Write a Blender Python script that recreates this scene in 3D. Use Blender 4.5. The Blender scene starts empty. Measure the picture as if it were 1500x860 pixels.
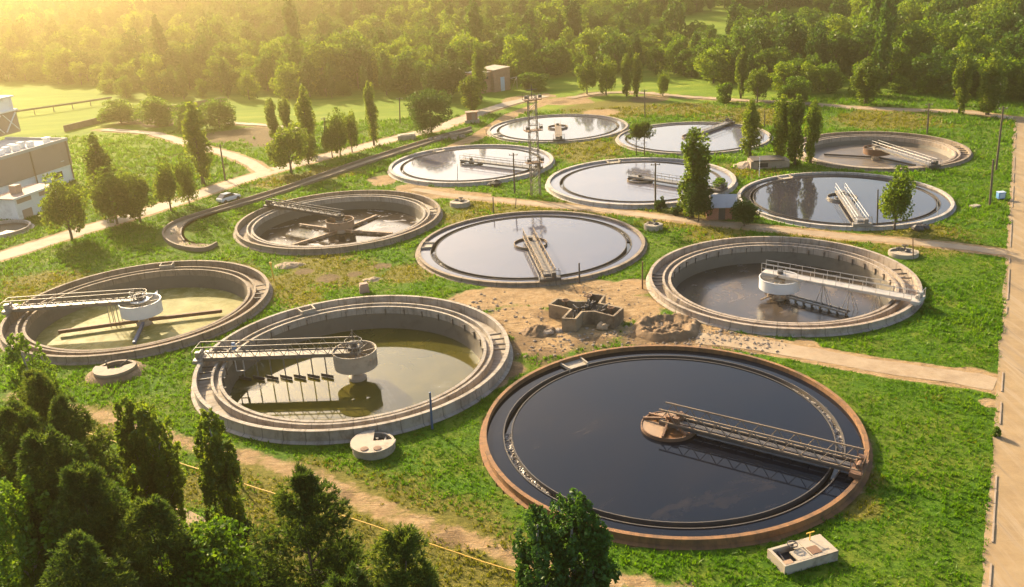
import bpy, math, random
import numpy as np
from mathutils import Vector, Matrix

random.seed(7)
RNG = np.random.default_rng(11)
scene = bpy.context.scene
COL = scene.collection
PI = math.pi

# ------------------------------------------------------------------ camera
FPX, PITCH, ROLL, CH = 1311.8924, 0.374191, -0.0539374, 38.13436
cp, sp = math.cos(PITCH), math.sin(PITCH)
cr, sr = math.cos(ROLL), math.sin(ROLL)

def G(px, py, z=0.0):
    """point of the real world at height z that is seen at photograph pixel px, py"""
    X = (px - 750) / FPX; Y = (430 - py) / FPX
    r = X * cr - Y * sr; u = X * sr + Y * cr
    dy = cp + u * sp; dz = -sp + u * cp
    t = (z - CH) / dz
    return Vector((r * t, dy * t, z))

def PJ(x, y, z):
    z = z - CH
    d = y * cp - z * sp; u = y * sp + z * cp
    X = x * cr + u * sr; Y = -x * sr + u * cr
    return 750 + FPX * X / d, 430 - FPX * Y / d, d

def height_at(p, ytop):
    hs = np.linspace(0, 40, 2001)
    _, Y, _ = PJ(p[0] + 0 * hs, p[1] + 0 * hs, hs)
    return float(hs[np.abs(Y - ytop).argmin()])

cam = bpy.data.cameras.new('camera')
cam.sensor_width = 36.0
cam.lens = FPX / 1500 * 36.0
cam.clip_start = 0.5; cam.clip_end = 6000
camo = bpy.data.objects.new('camera', cam); COL.objects.link(camo)
fwd = Vector((0, cp, -sp)); up0 = Vector((0, sp, cp)); rt0 = Vector((1, 0, 0))
rt = rt0 * cr + up0 * sr; up = -rt0 * sr + up0 * cr
camo.matrix_world = Matrix(((rt.x, up.x, -fwd.x, 0), (rt.y, up.y, -fwd.y, 0), (rt.z, up.z, -fwd.z, CH), (0, 0, 0, 1)))
scene.camera = camo

# ------------------------------------------------------------------ light
SUN_AZ, SUN_EL = math.radians(-34.0), math.radians(25.5)     # azimuth from +Y, negative = left
sd = Vector((math.sin(SUN_AZ) * math.cos(SUN_EL), math.cos(SUN_AZ) * math.cos(SUN_EL), math.sin(SUN_EL)))
sl = bpy.data.lights.new('sun', 'SUN'); sl.energy = 5.0; sl.angle = math.radians(0.6); sl.color = (1.0, 0.82, 0.54)
so = bpy.data.objects.new('sun', sl); COL.objects.link(so)
so.rotation_euler = sd.to_track_quat('Z', 'Y').to_euler(); so.location = (-60, 90, 80)

world = bpy.data.worlds.new('World'); scene.world = world; world.use_nodes = True
wn = world.node_tree.nodes; wl = world.node_tree.links
sky = wn.new('ShaderNodeTexSky'); sky.sky_type = 'NISHITA'; sky.sun_disc = False
sky.sun_elevation = SUN_EL; sky.sun_rotation = SUN_AZ
sky.air_density = 1.0; sky.dust_density = 2.5; sky.ozone_density = 1.0
bg = wn['Background']; bg.inputs['Strength'].default_value = 0.115
wl.new(sky.outputs[0], bg.inputs[0])

vs = scene.view_settings
vs.view_transform = 'Standard'; vs.look = 'None'; vs.gamma = 1.0; vs.use_curve_mapping = False; vs.exposure = 1.72
cy = scene.cycles
cy.use_denoising = True
cy.max_bounces = 6; cy.diffuse_bounces = 2; cy.glossy_bounces = 3; cy.transmission_bounces = 3; cy.volume_bounces = 0
cy.transparent_max_bounces = 8
cy.sample_clamp_indirect = 4.0

# ------------------------------------------------------------------ node helpers
class NT:
    def __init__(s, m):
        m.use_nodes = True; s.t = m.node_tree; s.n = s.t.nodes; s.l = s.t.links
        s.bsdf = s.n.get('Principled BSDF'); s.out = s.n.get('Material Output')
        s._pos = None
    def pos(s):
        if s._pos is None: s._pos = s.n.new('ShaderNodeTexCoord')
        return s._pos.outputs['Object']
    def noise(s, scale, detail=4, rough=0.6, vec=None, dist=0.0):
        n = s.n.new('ShaderNodeTexNoise'); n.inputs['Scale'].default_value = scale
        n.inputs['Detail'].default_value = detail; n.inputs['Roughness'].default_value = rough
        n.inputs['Distortion'].default_value = dist
        s.l.new(vec if vec is not None else s.pos(), n.inputs['Vector']); return n.outputs['Fac']
    def ramp(s, fac, stops):
        n = s.n.new('ShaderNodeValToRGB'); e = n.color_ramp.elements
        while len(e) < len(stops): e.new(0.5)
        for i, (p, c) in enumerate(stops):
            e[i].position = p; e[i].color = (*c, 1) if len(c) == 3 else c
        s.l.new(fac, n.inputs[0]); return n.outputs[0]
    def rampf(s, fac, a, b):
        n = s.n.new('ShaderNodeMapRange'); n.interpolation_type = 'SMOOTHSTEP'
        n.inputs[1].default_value = a; n.inputs[2].default_value = b
        s.l.new(fac, n.inputs[0]); return n.outputs[0]
    def mix(s, fac, a, b, mode='MIX'):
        n = s.n.new('ShaderNodeMix'); n.data_type = 'RGBA'; n.blend_type = mode
        for v, i in ((fac, 0), (a, 6), (b, 7)):
            if isinstance(v, (int, float)): n.inputs[i].default_value = v
            elif isinstance(v, tuple): n.inputs[i].default_value = (*v, 1)
            else: s.l.new(v, n.inputs[i])
        return n.outputs[2]
    def math(s, op, a, b=None):
        n = s.n.new('ShaderNodeMath'); n.operation = op
        for i, v in enumerate((a, b)):
            if v is None: continue
            if isinstance(v, (int, float)): n.inputs[i].default_value = v
            else: s.l.new(v, n.inputs[i])
        return n.outputs[0]
    def attr(s, name):
        n = s.n.new('ShaderNodeAttribute'); n.attribute_name = name; return n.outputs['Fac']
    def bump(s, h, strength, dist=0.05, target=None):
        n = s.n.new('ShaderNodeBump'); n.inputs['Strength'].default_value = strength
        n.inputs['Distance'].default_value = dist; s.l.new(h, n.inputs['Height'])
        s.l.new(n.outputs[0], (target or s.bsdf).inputs['Normal'])
    def setc(s, c):
        if isinstance(c, tuple): s.bsdf.inputs['Base Color'].default_value = (*c, 1)
        else: s.l.new(c, s.bsdf.inputs['Base Color'])
    def rough(s, r):
        if isinstance(r, (int, float)): s.bsdf.inputs['Roughness'].default_value = r
        else: s.l.new(r, s.bsdf.inputs['Roughness'])

def weathered(name, a, b, stain, scale=1.2, rough=0.85, bump=0.3, metal=0.0, stain_amt=(0.5, 0.75)):
    m = bpy.data.materials.new(name); t = NT(m)
    c = t.mix(t.noise(scale, 6, 0.65), a, b)
    s = t.rampf(t.noise(scale * 0.45, 8, 0.7), *stain_amt)
    t.setc(t.mix(s, c, stain)); t.rough(rough); t.bsdf.inputs['Metallic'].default_value = metal
    if bump: t.bump(t.noise(scale * 9, 4, 0.7), bump, 0.03)
    return m

def concrete_ring(name, a, b, stain, joints=48, joint_dark=0.55):
    """weathered concrete with vertical panel joints round the tank and streaks"""
    m = bpy.data.materials.new(name); t = NT(m)
    sep = t.n.new('ShaderNodeSeparateXYZ'); t.l.new(t.pos(), sep.inputs[0])
    ang = t.math('ARCTAN2', sep.outputs[1], sep.outputs[0])
    k = t.math('MULTIPLY', ang, joints / (2 * PI))
    wob = t.math('FRACT', k)
    line = t.math('LESS_THAN', wob, 0.05)
    comb = t.n.new('ShaderNodeCombineXYZ')
    t.l.new(t.math('MULTIPLY', ang, 14.0), comb.inputs[0])
    t.l.new(t.math('MULTIPLY', sep.outputs[2], 0.35), comb.inputs[1])
    streak = t.rampf(t.noise(1.6, 5, 0.7, comb.outputs[0]), 0.46, 0.68)
    c = t.mix(t.noise(0.9, 7, 0.7), a, b)
    c = t.mix(t.math('MULTIPLY', streak, 0.75), c, stain)
    c = t.mix(t.math('MULTIPLY', t.rampf(t.noise(0.35, 8, 0.7), 0.46, 0.7), 0.8), c, stain)
    c = t.mix(t.math('MULTIPLY', line, joint_dark), c, (stain[0] * 0.4, stain[1] * 0.4, stain[2] * 0.4))
    t.setc(c); t.rough(0.9); t.bump(t.noise(7, 5, 0.7), 0.35, 0.04)
    return m

def water_mat(name, a, b, scale, rough=0.04, bump=0.02, foam=None, foam_range=(0.6, 0.7), foam_scale=0.25, ior=1.42):
    m = bpy.data.materials.new(name); t = NT(m)
    c = t.mix(t.rampf(t.noise(scale, 5, 0.6, dist=0.6), 0.35, 0.7), a, b)
    if foam:
        f = t.rampf(t.noise(foam_scale, 8, 0.65, dist=1.2), *foam_range)
        c = t.mix(f, c, foam)
        t.rough(t.math('ADD', t.math('MULTIPLY', f, 0.4), rough))
    else: t.rough(rough)
    t.setc(c); t.bsdf.inputs['IOR'].default_value = ior
    t.bump(t.noise(2.2, 3, 0.5), bump, 0.05)
    return m

def leaf_mat(name, dark, mid, light, trans=0.4, rnd=0.5):
    m = bpy.data.materials.new(name); t = NT(m)
    t.n.remove(t.bsdf)
    tint = t.attr('tint')
    oi = t.n.new('ShaderNodeObjectInfo')
    f = t.math('ADD', tint, t.math('MULTIPLY', t.math('SUBTRACT', oi.outputs['Random'], 0.5), rnd))
    c = t.ramp(f, [(0.0, dark), (0.5, mid), (1.0, light)])
    d = t.n.new('ShaderNodeBsdfDiffuse'); tr = t.n.new('ShaderNodeBsdfTranslucent')
    gl = t.n.new('ShaderNodeBsdfGlossy'); gl.inputs['Roughness'].default_value = 0.45
    t.l.new(c, d.inputs[0])
    c2 = t.mix(1.0, c, (1.5, 1.35, 0.5), 'MULTIPLY'); t.l.new(c2, tr.inputs[0])
    gl.inputs[0].default_value = (0.5, 0.5, 0.4, 1)
    mx = t.n.new('ShaderNodeMixShader'); mx.inputs[0].default_value = trans
    t.l.new(d.outputs[0], mx.inputs[1]); t.l.new(tr.outputs[0], mx.inputs[2])
    mg = t.n.new('ShaderNodeMixShader'); mg.inputs[0].default_value = 0.03
    t.l.new(mx.outputs[0], mg.inputs[1]); t.l.new(gl.outputs[0], mg.inputs[2])
    t.l.new(mg.outputs[0], t.out.inputs[0])
    return m

M = {}
M['concrete'] = concrete_ring('ring_concrete', (0.36, 0.305, 0.245), (0.27, 0.22, 0.17), (0.14, 0.108, 0.078))
M['concrete_pale'] = concrete_ring('pale_ring_concrete', (0.36, 0.29, 0.225), (0.27, 0.21, 0.16), (0.14, 0.10, 0.07), 40)
M['concrete_brown'] = concrete_ring('brown_ring_concrete', (0.27, 0.205, 0.145), (0.19, 0.14, 0.095), (0.1, 0.07, 0.045), 40)
M['rust_concrete'] = concrete_ring('rusty_ring_concrete', (0.25, 0.12, 0.042), (0.17, 0.078, 0.03), (0.075, 0.042, 0.023), 20, 0.1)
M['rim_white'] = concrete_ring('whitish_rim', (0.42, 0.37, 0.32), (0.33, 0.285, 0.24), (0.19, 0.15, 0.115), 40, 0.3)
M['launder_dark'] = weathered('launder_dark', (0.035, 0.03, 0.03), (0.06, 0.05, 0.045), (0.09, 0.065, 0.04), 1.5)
M['block'] = weathered('block_concrete', (0.36, 0.3, 0.225), (0.28, 0.225, 0.165), (0.14, 0.105, 0.07), 1.6)
M['block_brown'] = weathered('block_brown', (0.23, 0.165, 0.11), (0.17, 0.12, 0.08), (0.09, 0.06, 0.04), 1.3)
M['dark'] = weathered('dark_opening', (0.018, 0.018, 0.02), (0.03, 0.026, 0.024), (0.05, 0.04, 0.03), 2, bump=0)
M['steel'] = weathered('grey_steel', (0.25, 0.225, 0.2), (0.18, 0.16, 0.14), (0.12, 0.08, 0.05), 2.2, 0.55, 0.1, 0.3)
M['steel_pale'] = weathered('pale_steel', (0.45, 0.41, 0.36), (0.36, 0.32, 0.28), (0.22, 0.16, 0.11), 1.8, 0.55, 0.1, 0.1)
M['steel_white'] = weathered('white_paint', (0.62, 0.6, 0.57), (0.52, 0.5, 0.47), (0.32, 0.27, 0.22), 1.2, 0.5, 0.05, 0, (0.6, 0.8))
M['rust'] = weathered('rust', (0.17, 0.085, 0.045), (0.12, 0.06, 0.032), (0.07, 0.04, 0.025), 2.0, 0.8, 0.25)
M['rust_pale'] = weathered('pale_rust', (0.3, 0.2, 0.125), (0.22, 0.13, 0.075), (0.11, 0.06, 0.04), 2.0, 0.75, 0.2)
M['steel_dark'] = weathered('dark_steel', (0.07, 0.06, 0.055), (0.05, 0.042, 0.04), (0.12, 0.07, 0.04), 2.0, 0.6, 0.1)
M['brick'] = weathered('pink_brick', (0.36, 0.23, 0.17), (0.3, 0.185, 0.13), (0.22, 0.155, 0.115), 0.8)
M['brick_red'] = weathered('red_brick', (0.38, 0.14, 0.08), (0.3, 0.1, 0.06), (0.19, 0.09, 0.06), 1.2)
M['blue'] = weathered('blue_paint', (0.08, 0.2, 0.42), (0.1, 0.24, 0.45), (0.16, 0.2, 0.24), 1.5, 0.5, 0.05)
M['blue_dark'] = weathered('dark_blue_paint', (0.03, 0.07, 0.14), (0.04, 0.08, 0.16), (0.06, 0.06, 0.07), 1.5, 0.5, 0.05)
M['blue_door'] = weathered('pale_blue_paint', (0.42, 0.5, 0.58), (0.36, 0.44, 0.52), (0.3, 0.3, 0.3), 1.5, 0.6, 0.05)
M['yellow'] = weathered('yellow_paint', (0.72, 0.42, 0.05), (0.62, 0.34, 0.04), (0.36, 0.2, 0.05), 1.2, 0.5, 0.05)
M['wood'] = weathered('weathered_wood', (0.13, 0.09, 0.06), (0.09, 0.065, 0.045), (0.2, 0.16, 0.12), 2.0)
M['bark'] = weathered('bark', (0.12, 0.09, 0.065), (0.075, 0.055, 0.042), (0.18, 0.15, 0.12), 3.0)
M['bark_pale'] = weathered('pale_bark', (0.3, 0.27, 0.22), (0.2, 0.17, 0.14), (0.1, 0.08, 0.06), 3.0)
M['bark_pine'] = weathered('pine_bark', (0.09, 0.055, 0.035), (0.06, 0.04, 0.028), (0.05, 0.04, 0.03), 3.0)
M['facade'] = weathered('brown_facade', (0.42, 0.29, 0.22), (0.38, 0.255, 0.19), (0.32, 0.21, 0.16), 0.4, bump=0.1)
M['whitewash'] = weathered('whitewash', (0.82, 0.8, 0.76), (0.76, 0.73, 0.69), (0.5, 0.45, 0.4), 0.5, bump=0.1)
M['roofing'] = weathered('roofing', (0.45, 0.42, 0.39), (0.38, 0.35, 0.32), (0.3, 0.26, 0.23), 0.4, bump=0.1)
M['tin'] = weathered('tin_roof', (0.42, 0.4, 0.39), (0.34, 0.32, 0.31), (0.26, 0.19, 0.14), 1.0, 0.5, 0.05, 0.3)
M['soil'] = weathered('dug_soil', (0.19, 0.115, 0.055), (0.12, 0.072, 0.036), (0.28, 0.185, 0.1), 1.3, 0.95, 0.6)
M['sand'] = weathered('sand_heap', (0.33, 0.24, 0.15), (0.27, 0.19, 0.115), (0.2, 0.14, 0.085), 1.3, 0.95, 0.4)
M['stone'] = weathered('rubble_stone', (0.3, 0.23, 0.165), (0.23, 0.17, 0.12), (0.14, 0.1, 0.07), 2.0)
M['basin'] = weathered('wet_basin_shade_tone', (0.12, 0.098, 0.07), (0.085, 0.068, 0.048), (0.05, 0.042, 0.03), 0.8, 0.6)  # wet sludge-stained concrete, with the basin's shade also put into the dark colour
M['chamber'] = weathered('chamber_concrete', (0.27, 0.2, 0.125), (0.19, 0.135, 0.08), (0.09, 0.062, 0.04), 0.9, 0.9, 0.5, 0, (0.45, 0.65))
M['steel_worn'] = weathered('worn_steel', (0.19, 0.16, 0.13), (0.14, 0.115, 0.09), (0.1, 0.065, 0.04), 2.0, 0.6, 0.1, 0.2)
M['glass'] = weathered('dark_glass', (0.03, 0.035, 0.045), (0.04, 0.045, 0.05), (0.05, 0.05, 0.05), 1, 0.08, 0)
M['tyre'] = weathered('tyre_rubber', (0.02, 0.02, 0.02), (0.03, 0.03, 0.03), (0.06, 0.05, 0.04), 3, 0.8, 0.1)

M['w_dark'] = water_mat('dark_water', (0.004, 0.007, 0.014), (0.008, 0.009, 0.014), 0.12, 0.04, 0.014, (0.035, 0.026, 0.022), (0.56, 0.78), 0.09, ior=1.24)
M['w_slate'] = water_mat('slate_water', (0.03, 0.03, 0.038), (0.04, 0.036, 0.044), 0.1, 0.05, 0.008)
M['w_mid'] = water_mat('grey_water', (0.07, 0.072, 0.095), (0.085, 0.08, 0.10), 0.1, 0.06, 0.008)
M['w_pale'] = water_mat('pale_grey_water', (0.12, 0.118, 0.14), (0.14, 0.13, 0.148), 0.1, 0.06, 0.008)
M['w_green'] = water_mat('olive_water', (0.05, 0.046, 0.008), (0.085, 0.07, 0.014), 0.14, 0.04, 0.006, (0.14, 0.125, 0.075), (0.56, 0.7), 0.08)
M['w_algae'] = water_mat('algae_water', (0.15, 0.135, 0.03), (0.27, 0.24, 0.09), 0.45, 0.6, 0.1, (0.34, 0.29, 0.14), (0.5, 0.68), 0.8, ior=1.15)
M['w_brown'] = water_mat('brown_water', (0.035, 0.028, 0.022), (0.075, 0.055, 0.04), 0.15, 0.2, 0.03, (0.16, 0.125, 0.1), (0.56, 0.7), 0.2)
M['w_black'] = water_mat('black_sludge_water', (0.02, 0.016, 0.014), (0.045, 0.032, 0.024), 0.3, 0.12, 0.05, (0.3, 0.27, 0.25), (0.56, 0.62), 0.28)
M['w_grey'] = water_mat('drying_sludge', (0.11, 0.088, 0.072), (0.16, 0.125, 0.095), 0.2, 0.4, 0.06)
M['w_rust'] = water_mat('rusty_water', (0.2, 0.1, 0.05), (0.15, 0.075, 0.035), 0.6, 0.2, 0.05)
M['w_foam'] = water_mat('foaming_water', (0.03, 0.025, 0.025), (0.05, 0.04, 0.035), 2.0, 0.2, 0.4, (0.42, 0.35, 0.28), (0.46, 0.62), 2.6)
M['w_foam_calm'] = water_mat('launder_water', (0.016, 0.014, 0.015), (0.03, 0.025, 0.022), 2.0, 0.08, 0.2)

M['lf_poplar'] = leaf_mat('poplar_leaves', (0.045, 0.09, 0.010), (0.095, 0.155, 0.018), (0.19, 0.24, 0.03), 0.55, 0.3)
M['lf_broad'] = leaf_mat('broad_leaves', (0.04, 0.095, 0.008), (0.08, 0.16, 0.014), (0.16, 0.23, 0.022), 0.52, 0.3)
M['lf_linden'] = leaf_mat('linden_leaves', (0.02, 0.06, 0.014), (0.038, 0.095, 0.018), (0.07, 0.14, 0.022), 0.35, 0.1)
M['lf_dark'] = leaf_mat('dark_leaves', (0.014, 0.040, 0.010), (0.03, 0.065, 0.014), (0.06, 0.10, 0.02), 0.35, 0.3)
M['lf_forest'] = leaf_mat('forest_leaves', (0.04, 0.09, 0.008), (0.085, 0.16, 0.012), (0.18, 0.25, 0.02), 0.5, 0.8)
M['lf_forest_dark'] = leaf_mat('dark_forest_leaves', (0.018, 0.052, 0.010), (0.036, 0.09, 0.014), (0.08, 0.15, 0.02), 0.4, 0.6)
M['needles'] = leaf_mat('pine_needles', (0.02, 0.047, 0.014), (0.052, 0.092, 0.02), (0.125, 0.165, 0.032), 0.48, 0.25)
M['grass'] = leaf_mat('grass_blades', (0.028, 0.092, 0.004), (0.068, 0.165, 0.005), (0.145, 0.225, 0.010), 0.5, 0.0)
M['drygrass'] = leaf_mat('dry_grass_blades', (0.075, 0.09, 0.008), (0.13, 0.14, 0.011), (0.21, 0.2, 0.02), 0.45, 0.0)

# ------------------------------------------------------------------ mesh helpers
def raw_mesh(name, V, polys, mats, face_attr=None, smooth=False, mat_idx=None):
    """V (n,3); polys list of int arrays (m,k)"""
    me = bpy.data.meshes.new(name)
    V = np.asarray(V, np.float32)
    polys = [np.asarray(p, np.int32) for p in polys if len(p)]
    nl = sum(p.size for p in polys); npoly = sum(len(p) for p in polys)
    me.vertices.add(len(V)); me.vertices.foreach_set('co', V.ravel())
    me.loops.add(nl); me.polygons.add(npoly)
    li = np.concatenate([p.ravel() for p in polys])
    tot = np.concatenate([np.full(len(p), p.shape[1], np.int32) for p in polys])
    st = np.concatenate([[0], np.cumsum(tot)[:-1]]).astype(np.int32)
    me.loops.foreach_set('vertex_index', li)
    me.polygons.foreach_set('loop_start', st)
    me.polygons.foreach_set('loop_total', tot)
    for m in mats: me.materials.append(m)
    if mat_idx is not None: me.polygons.foreach_set('material_index', np.asarray(mat_idx, np.int32))
    if smooth: me.polygons.foreach_set('use_smooth', np.ones(npoly, bool))
    if face_attr:
        for k, v in face_attr.items():
            a = me.attributes.new(k, 'FLOAT', 'FACE'); a.data.foreach_set('value', np.asarray(v, np.float32))
    me.update(calc_edges=True); me.validate()
    return me

def link(name, me, parent=None, loc=None, rz=None):
    o = bpy.data.objects.new(name, me); COL.objects.link(o)
    if parent is not None: o.parent = parent
    if loc is not None: o.location = loc
    if rz is not None: o.rotation_euler = (0, 0, rz)
    return o

def tag(o, label=None, cat=None, group=None, kind=None):
    if label: o['label'] = label
    if cat: o['category'] = cat
    if group: o['group'] = group
    if kind: o['kind'] = kind
    return o

def thing(name, label, cat, loc=(0, 0, 0), rz=0.0, group=None):
    o = bpy.data.objects.new(name, None); COL.objects.link(o)
    o.empty_display_size = 0.5
    o.location = loc; o.rotation_euler = (0, 0, rz)
    return tag(o, label, cat, group)

class MB:
    def __init__(s): s.v = []; s.f = []; s.m = []; s.n = 0
    def add(s, V, F, mat=0):
        V = np.asarray(V, float).reshape(-1, 3)
        s.v.append(V)
        for f in F: s.f.append(tuple(i + s.n for i in f)); s.m.append(mat)
        s.n += len(V); return s
    def box(s, c, size, rz=0.0, mat=0, taper=1.0):
        x, y, z = [k / 2 for k in size]
        V = np.array([(-x, -y, -z), (x, -y, -z), (x, y, -z), (-x, y, -z), (-x * taper, -y * taper, z), (x * taper, -y * taper, z), (x * taper, y * taper, z), (-x * taper, y * taper, z)])
        ca, sa = math.cos(rz), math.sin(rz)
        V = np.stack([V[:, 0] * ca - V[:, 1] * sa, V[:, 0] * sa + V[:, 1] * ca, V[:, 2]], 1) + np.array(c)
        return s.add(V, [(0, 3, 2, 1), (4, 5, 6, 7), (0, 1, 5, 4), (1, 2, 6, 5), (2, 3, 7, 6), (3, 0, 4, 7)], mat)
    def beam(s, a, b, w, h, mat=0):
        a = np.array(a, float); b = np.array(b, float); d = b - a; L = np.linalg.norm(d)
        if L < 1e-6: return s
        d /= L; upv = np.array((0, 0, 1.0)) if abs(d[2]) < 0.95 else np.array((1.0, 0, 0))
        x = np.cross(d, upv); x /= np.linalg.norm(x); y = np.cross(x, d)
        V = []
        for p in (a, b):
            for (i, j) in ((-1, -1), (1, -1), (1, 1), (-1, 1)): V.append(p + x * i * w / 2 + y * j * h / 2)
        return s.add(V, [(3, 2, 1, 0), (4, 5, 6, 7), (0, 1, 5, 4), (1, 2, 6, 5), (2, 3, 7, 6), (3, 0, 4, 7)], mat)
    def tube(s, a, b, r0, r1=None, n=8, mat=0):
        r1 = r0 if r1 is None else r1
        return s.path([a, b], [r0, r1], n, mat)
    def path(s, pts, rad, n=8, mat=0):
        P = np.array(pts, float); k = len(P)
        if isinstance(rad, (int, float)): rad = [rad] * k
        V = []
        for i in range(k):
            d = P[min(i + 1, k - 1)] - P[max(i - 1, 0)]; d = d / (np.linalg.norm(d) + 1e-9)
            upv = np.array((0, 0, 1.0)) if abs(d[2]) < 0.9 else np.array((1.0, 0, 0))
            x = np.cross(d, upv); x /= np.linalg.norm(x); y = np.cross(x, d)
            for j in range(n):
                t = 2 * PI * j / n; V.append(P[i] + (x * math.cos(t) + y * math.sin(t)) * rad[i])
        F = []
        for i in range(k - 1):
            for j in range(n):
                q = (j + 1) % n; F.append((i * n + j, i * n + q, (i + 1) * n + q, (i + 1) * n + j))
        F.append(tuple(range(n - 1, -1, -1))); F.append(tuple((k - 1) * n + j for j in range(n)))
        return s.add(V, F, mat)
    def lathe(s, prof, n=120, closed=True, a0=0.0, a1=2 * PI, mat=0, c=(0, 0, 0)):
        """prof: closed or open list of (r,z)"""
        full = abs(a1 - a0 - 2 * PI) < 1e-6; k = len(prof); na = n if full else n + 1
        V = []
        for i in range(na):
            t = a0 + (a1 - a0) * i / n
            for r, z in prof: V.append((c[0] + r * math.cos(t), c[1] + r * math.sin(t), c[2] + z))
        F = []
        kk = k if closed else k - 1
        for i in range(n):
            i2 = (i + 1) % na
            for j in range(kk):
                q = (j + 1) % k; F.append((i * k + j, i2 * k + j, i2 * k + q, i * k + q))
        if not full and closed:
            F.append(tuple(range(k))); F.append(tuple((na - 1) * k + j for j in range(k - 1, -1, -1)))
        return s.add(V, F, mat)
    def disc(s, r, z, n=96, r_in=0.0, mat=0, a0=0.0, a1=2 * PI):
        if r_in > 0: return s.lathe([(r_in, z), (r, z)], n, False, a0, a1, mat)
        V = [(r * math.cos(2 * PI * i / n), r * math.sin(2 * PI * i / n), z) for i in range(n)]
        return s.add(V, [tuple(range(n))], mat)
    def prism(s, poly, z0, z1, mat=0):
        n = len(poly); V = [(x, y, z0) for x, y in poly] + [(x, y, z1) for x, y in poly]
        a = sum(poly[i][0] * poly[(i + 1) % n][1] - poly[(i + 1) % n][0] * poly[i][1] for i in range(n))
        F = [tuple(range(n - 1, -1, -1)), tuple(range(n, 2 * n))] + [(i, (i + 1) % n, n + (i + 1) % n, n + i) for i in range(n)]
        if a < 0: F = [tuple(reversed(f)) for f in F]
        return s.add(V, F, mat)
    def rock(s, c, r, seed=0, flat=0.7, mat=0):
        g = np.random.default_rng(seed); V = []; F = []; nu, nv = 7, 5
        for j in range(nv + 1):
            ph = PI * j / nv
            for i in range(nu):
                t = 2 * PI * i / nu; k = r * (0.7 + 0.5 * g.random())
                V.append((c[0] + k * math.sin(ph) * math.cos(t), c[1] + k * math.sin(ph) * math.sin(t), c[2] + k * flat * math.cos(ph)))
        for j in range(nv):
            for i in range(nu):
                q = (i + 1) % nu; F.append((j * nu + i, (j + 1) * nu + i, (j + 1) * nu + q, j * nu + q))
        return s.add(V, F, mat)
    def mesh(s, name, mats, smooth=False):
        if not isinstance(mats, (list, tuple)): mats = [mats]
        me = bpy.data.meshes.new(name)
        me.from_pydata(np.concatenate(s.v).tolist(), [], s.f)
        for m in mats: me.materials.append(m)
        me.polygons.foreach_set('material_index', s.m)
        if smooth: me.polygons.foreach_set('use_smooth', [True] * len(s.f))
        me.update(); return me
    def build(s, name, mats, parent=None, loc=None, rz=None, smooth=False):
        return link(name, s.mesh(name, mats, smooth), parent, loc, rz)

# ------------------------------------------------------------------ value noise (for the ground shapes)
_NT = np.random.default_rng(3).random((256, 256))
def vnoise(x, y, s=1.0):
    x = np.asarray(x) / s; y = np.asarray(y) / s
    xi = np.floor(x).astype(int); yi = np.floor(y).astype(int); fx = x - xi; fy = y - yi
    fx = fx * fx * (3 - 2 * fx); fy = fy * fy * (3 - 2 * fy)
    a = _NT[xi % 256, yi % 256]; b = _NT[(xi + 1) % 256, yi % 256]; c = _NT[xi % 256, (yi + 1) % 256]; d = _NT[(xi + 1) % 256, (yi + 1) % 256]
    return (a * (1 - fx) + b * fx) * (1 - fy) + (c * (1 - fx) + d * fx) * fy
def fnoise(x, y, s=1.0, o=4):
    r = 0; a = 0.5; t = 0
    for i in range(o): r = r + a * vnoise(np.asarray(x) + 17 * i, np.asarray(y) - 31 * i, s); t += a; a *= 0.55; s *= 0.5
    return r / t

# ------------------------------------------------------------------ layout: tanks
TK = {'A': (12.17, 63.63, 15.15, 1.1), 'B': (-15.71, 79.86, 15.10, 1.5), 'C': (-43.38, 97.70, 14.61, 1.2),
      'D': (2.84, 113.52, 15.07, 0.7), 'E': (30.46, 94.64, 14.65, 1.3), 'F': (-25.24, 129.74, 15.08, 1.1),
      'G': (-6.20, 162.75, 15.13, 0.7), 'H': (22.09, 143.90, 15.37, 0.7), 'I': (49.57, 127.62, 14.97, 0.6),
      'J': (11.78, 192.53, 14.99, 0.5), 'K': (37.40, 175.55, 14.95, 0.5), 'L': (66.17, 156.23, 14.91, 0.7)}
HNEW = dict(A=.62, B=1.1, C=.8, D=.45, E=.75, F=.8, G=.6, H=.6, I=.45, J=.35, K=.35, L=.5)
for _k, (_x, _y, _r, _h) in list(TK.items()):
    _f = (CH - HNEW[_k]) / (CH - _h); TK[_k] = (_x * _f, _y * _f, _r * _f, HNEW[_k])
_pm = G(-2, 335, 0.5)
TK['M'] = (_pm.x, _pm.y, 4.6, 0.6)

# ------------------------------------------------------------------ layout: tracks and bare earth (photograph pixels put on the ground)
def PL(pts): return np.array([tuple(G(*p))[:2] for p in pts])
ROAD_EDGE = PL([(1488, 172), (1481, 310), (1474, 440), (1468, 520), (1461, 640), (1454, 740), (1446, 860), (1438, 980)])
TOP_TRACK = PL([(1500, 175), (1420, 164), (1330, 161), (1240, 157), (1180, 152), (1080, 147), (1000, 142), (940, 136), (880, 136), (830, 145)])
MID_TRACK = PL([(1485, 372), (1400, 361), (1330, 354), (1230, 346), (1140, 336), (1060, 329), (1000, 322), (930, 313), (860, 305), (780, 298), (720, 292), (660, 286), (600, 276)])
EAST_TRACK = PL([(1470, 566), (1440, 558), (1380, 550), (1300, 539), (1220, 525), (1150, 511), (1080, 500), (1010, 494)])
LEFT_ROAD = PL([(-60, 392), (0, 376), (60, 357), (130, 335), (200, 315), (270, 292), (340, 268), (400, 250), (470, 231), (540, 213), (590, 200), (640, 189), (700, 166), (750, 151), (800, 140)])
FIELD_TRACK = PL([(150, 190), (225, 196), (280, 212), (335, 226), (370, 240), (385, 252)])
FIELD_TRACK2 = PL([(330, 180), (390, 184), (440, 190)])
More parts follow.
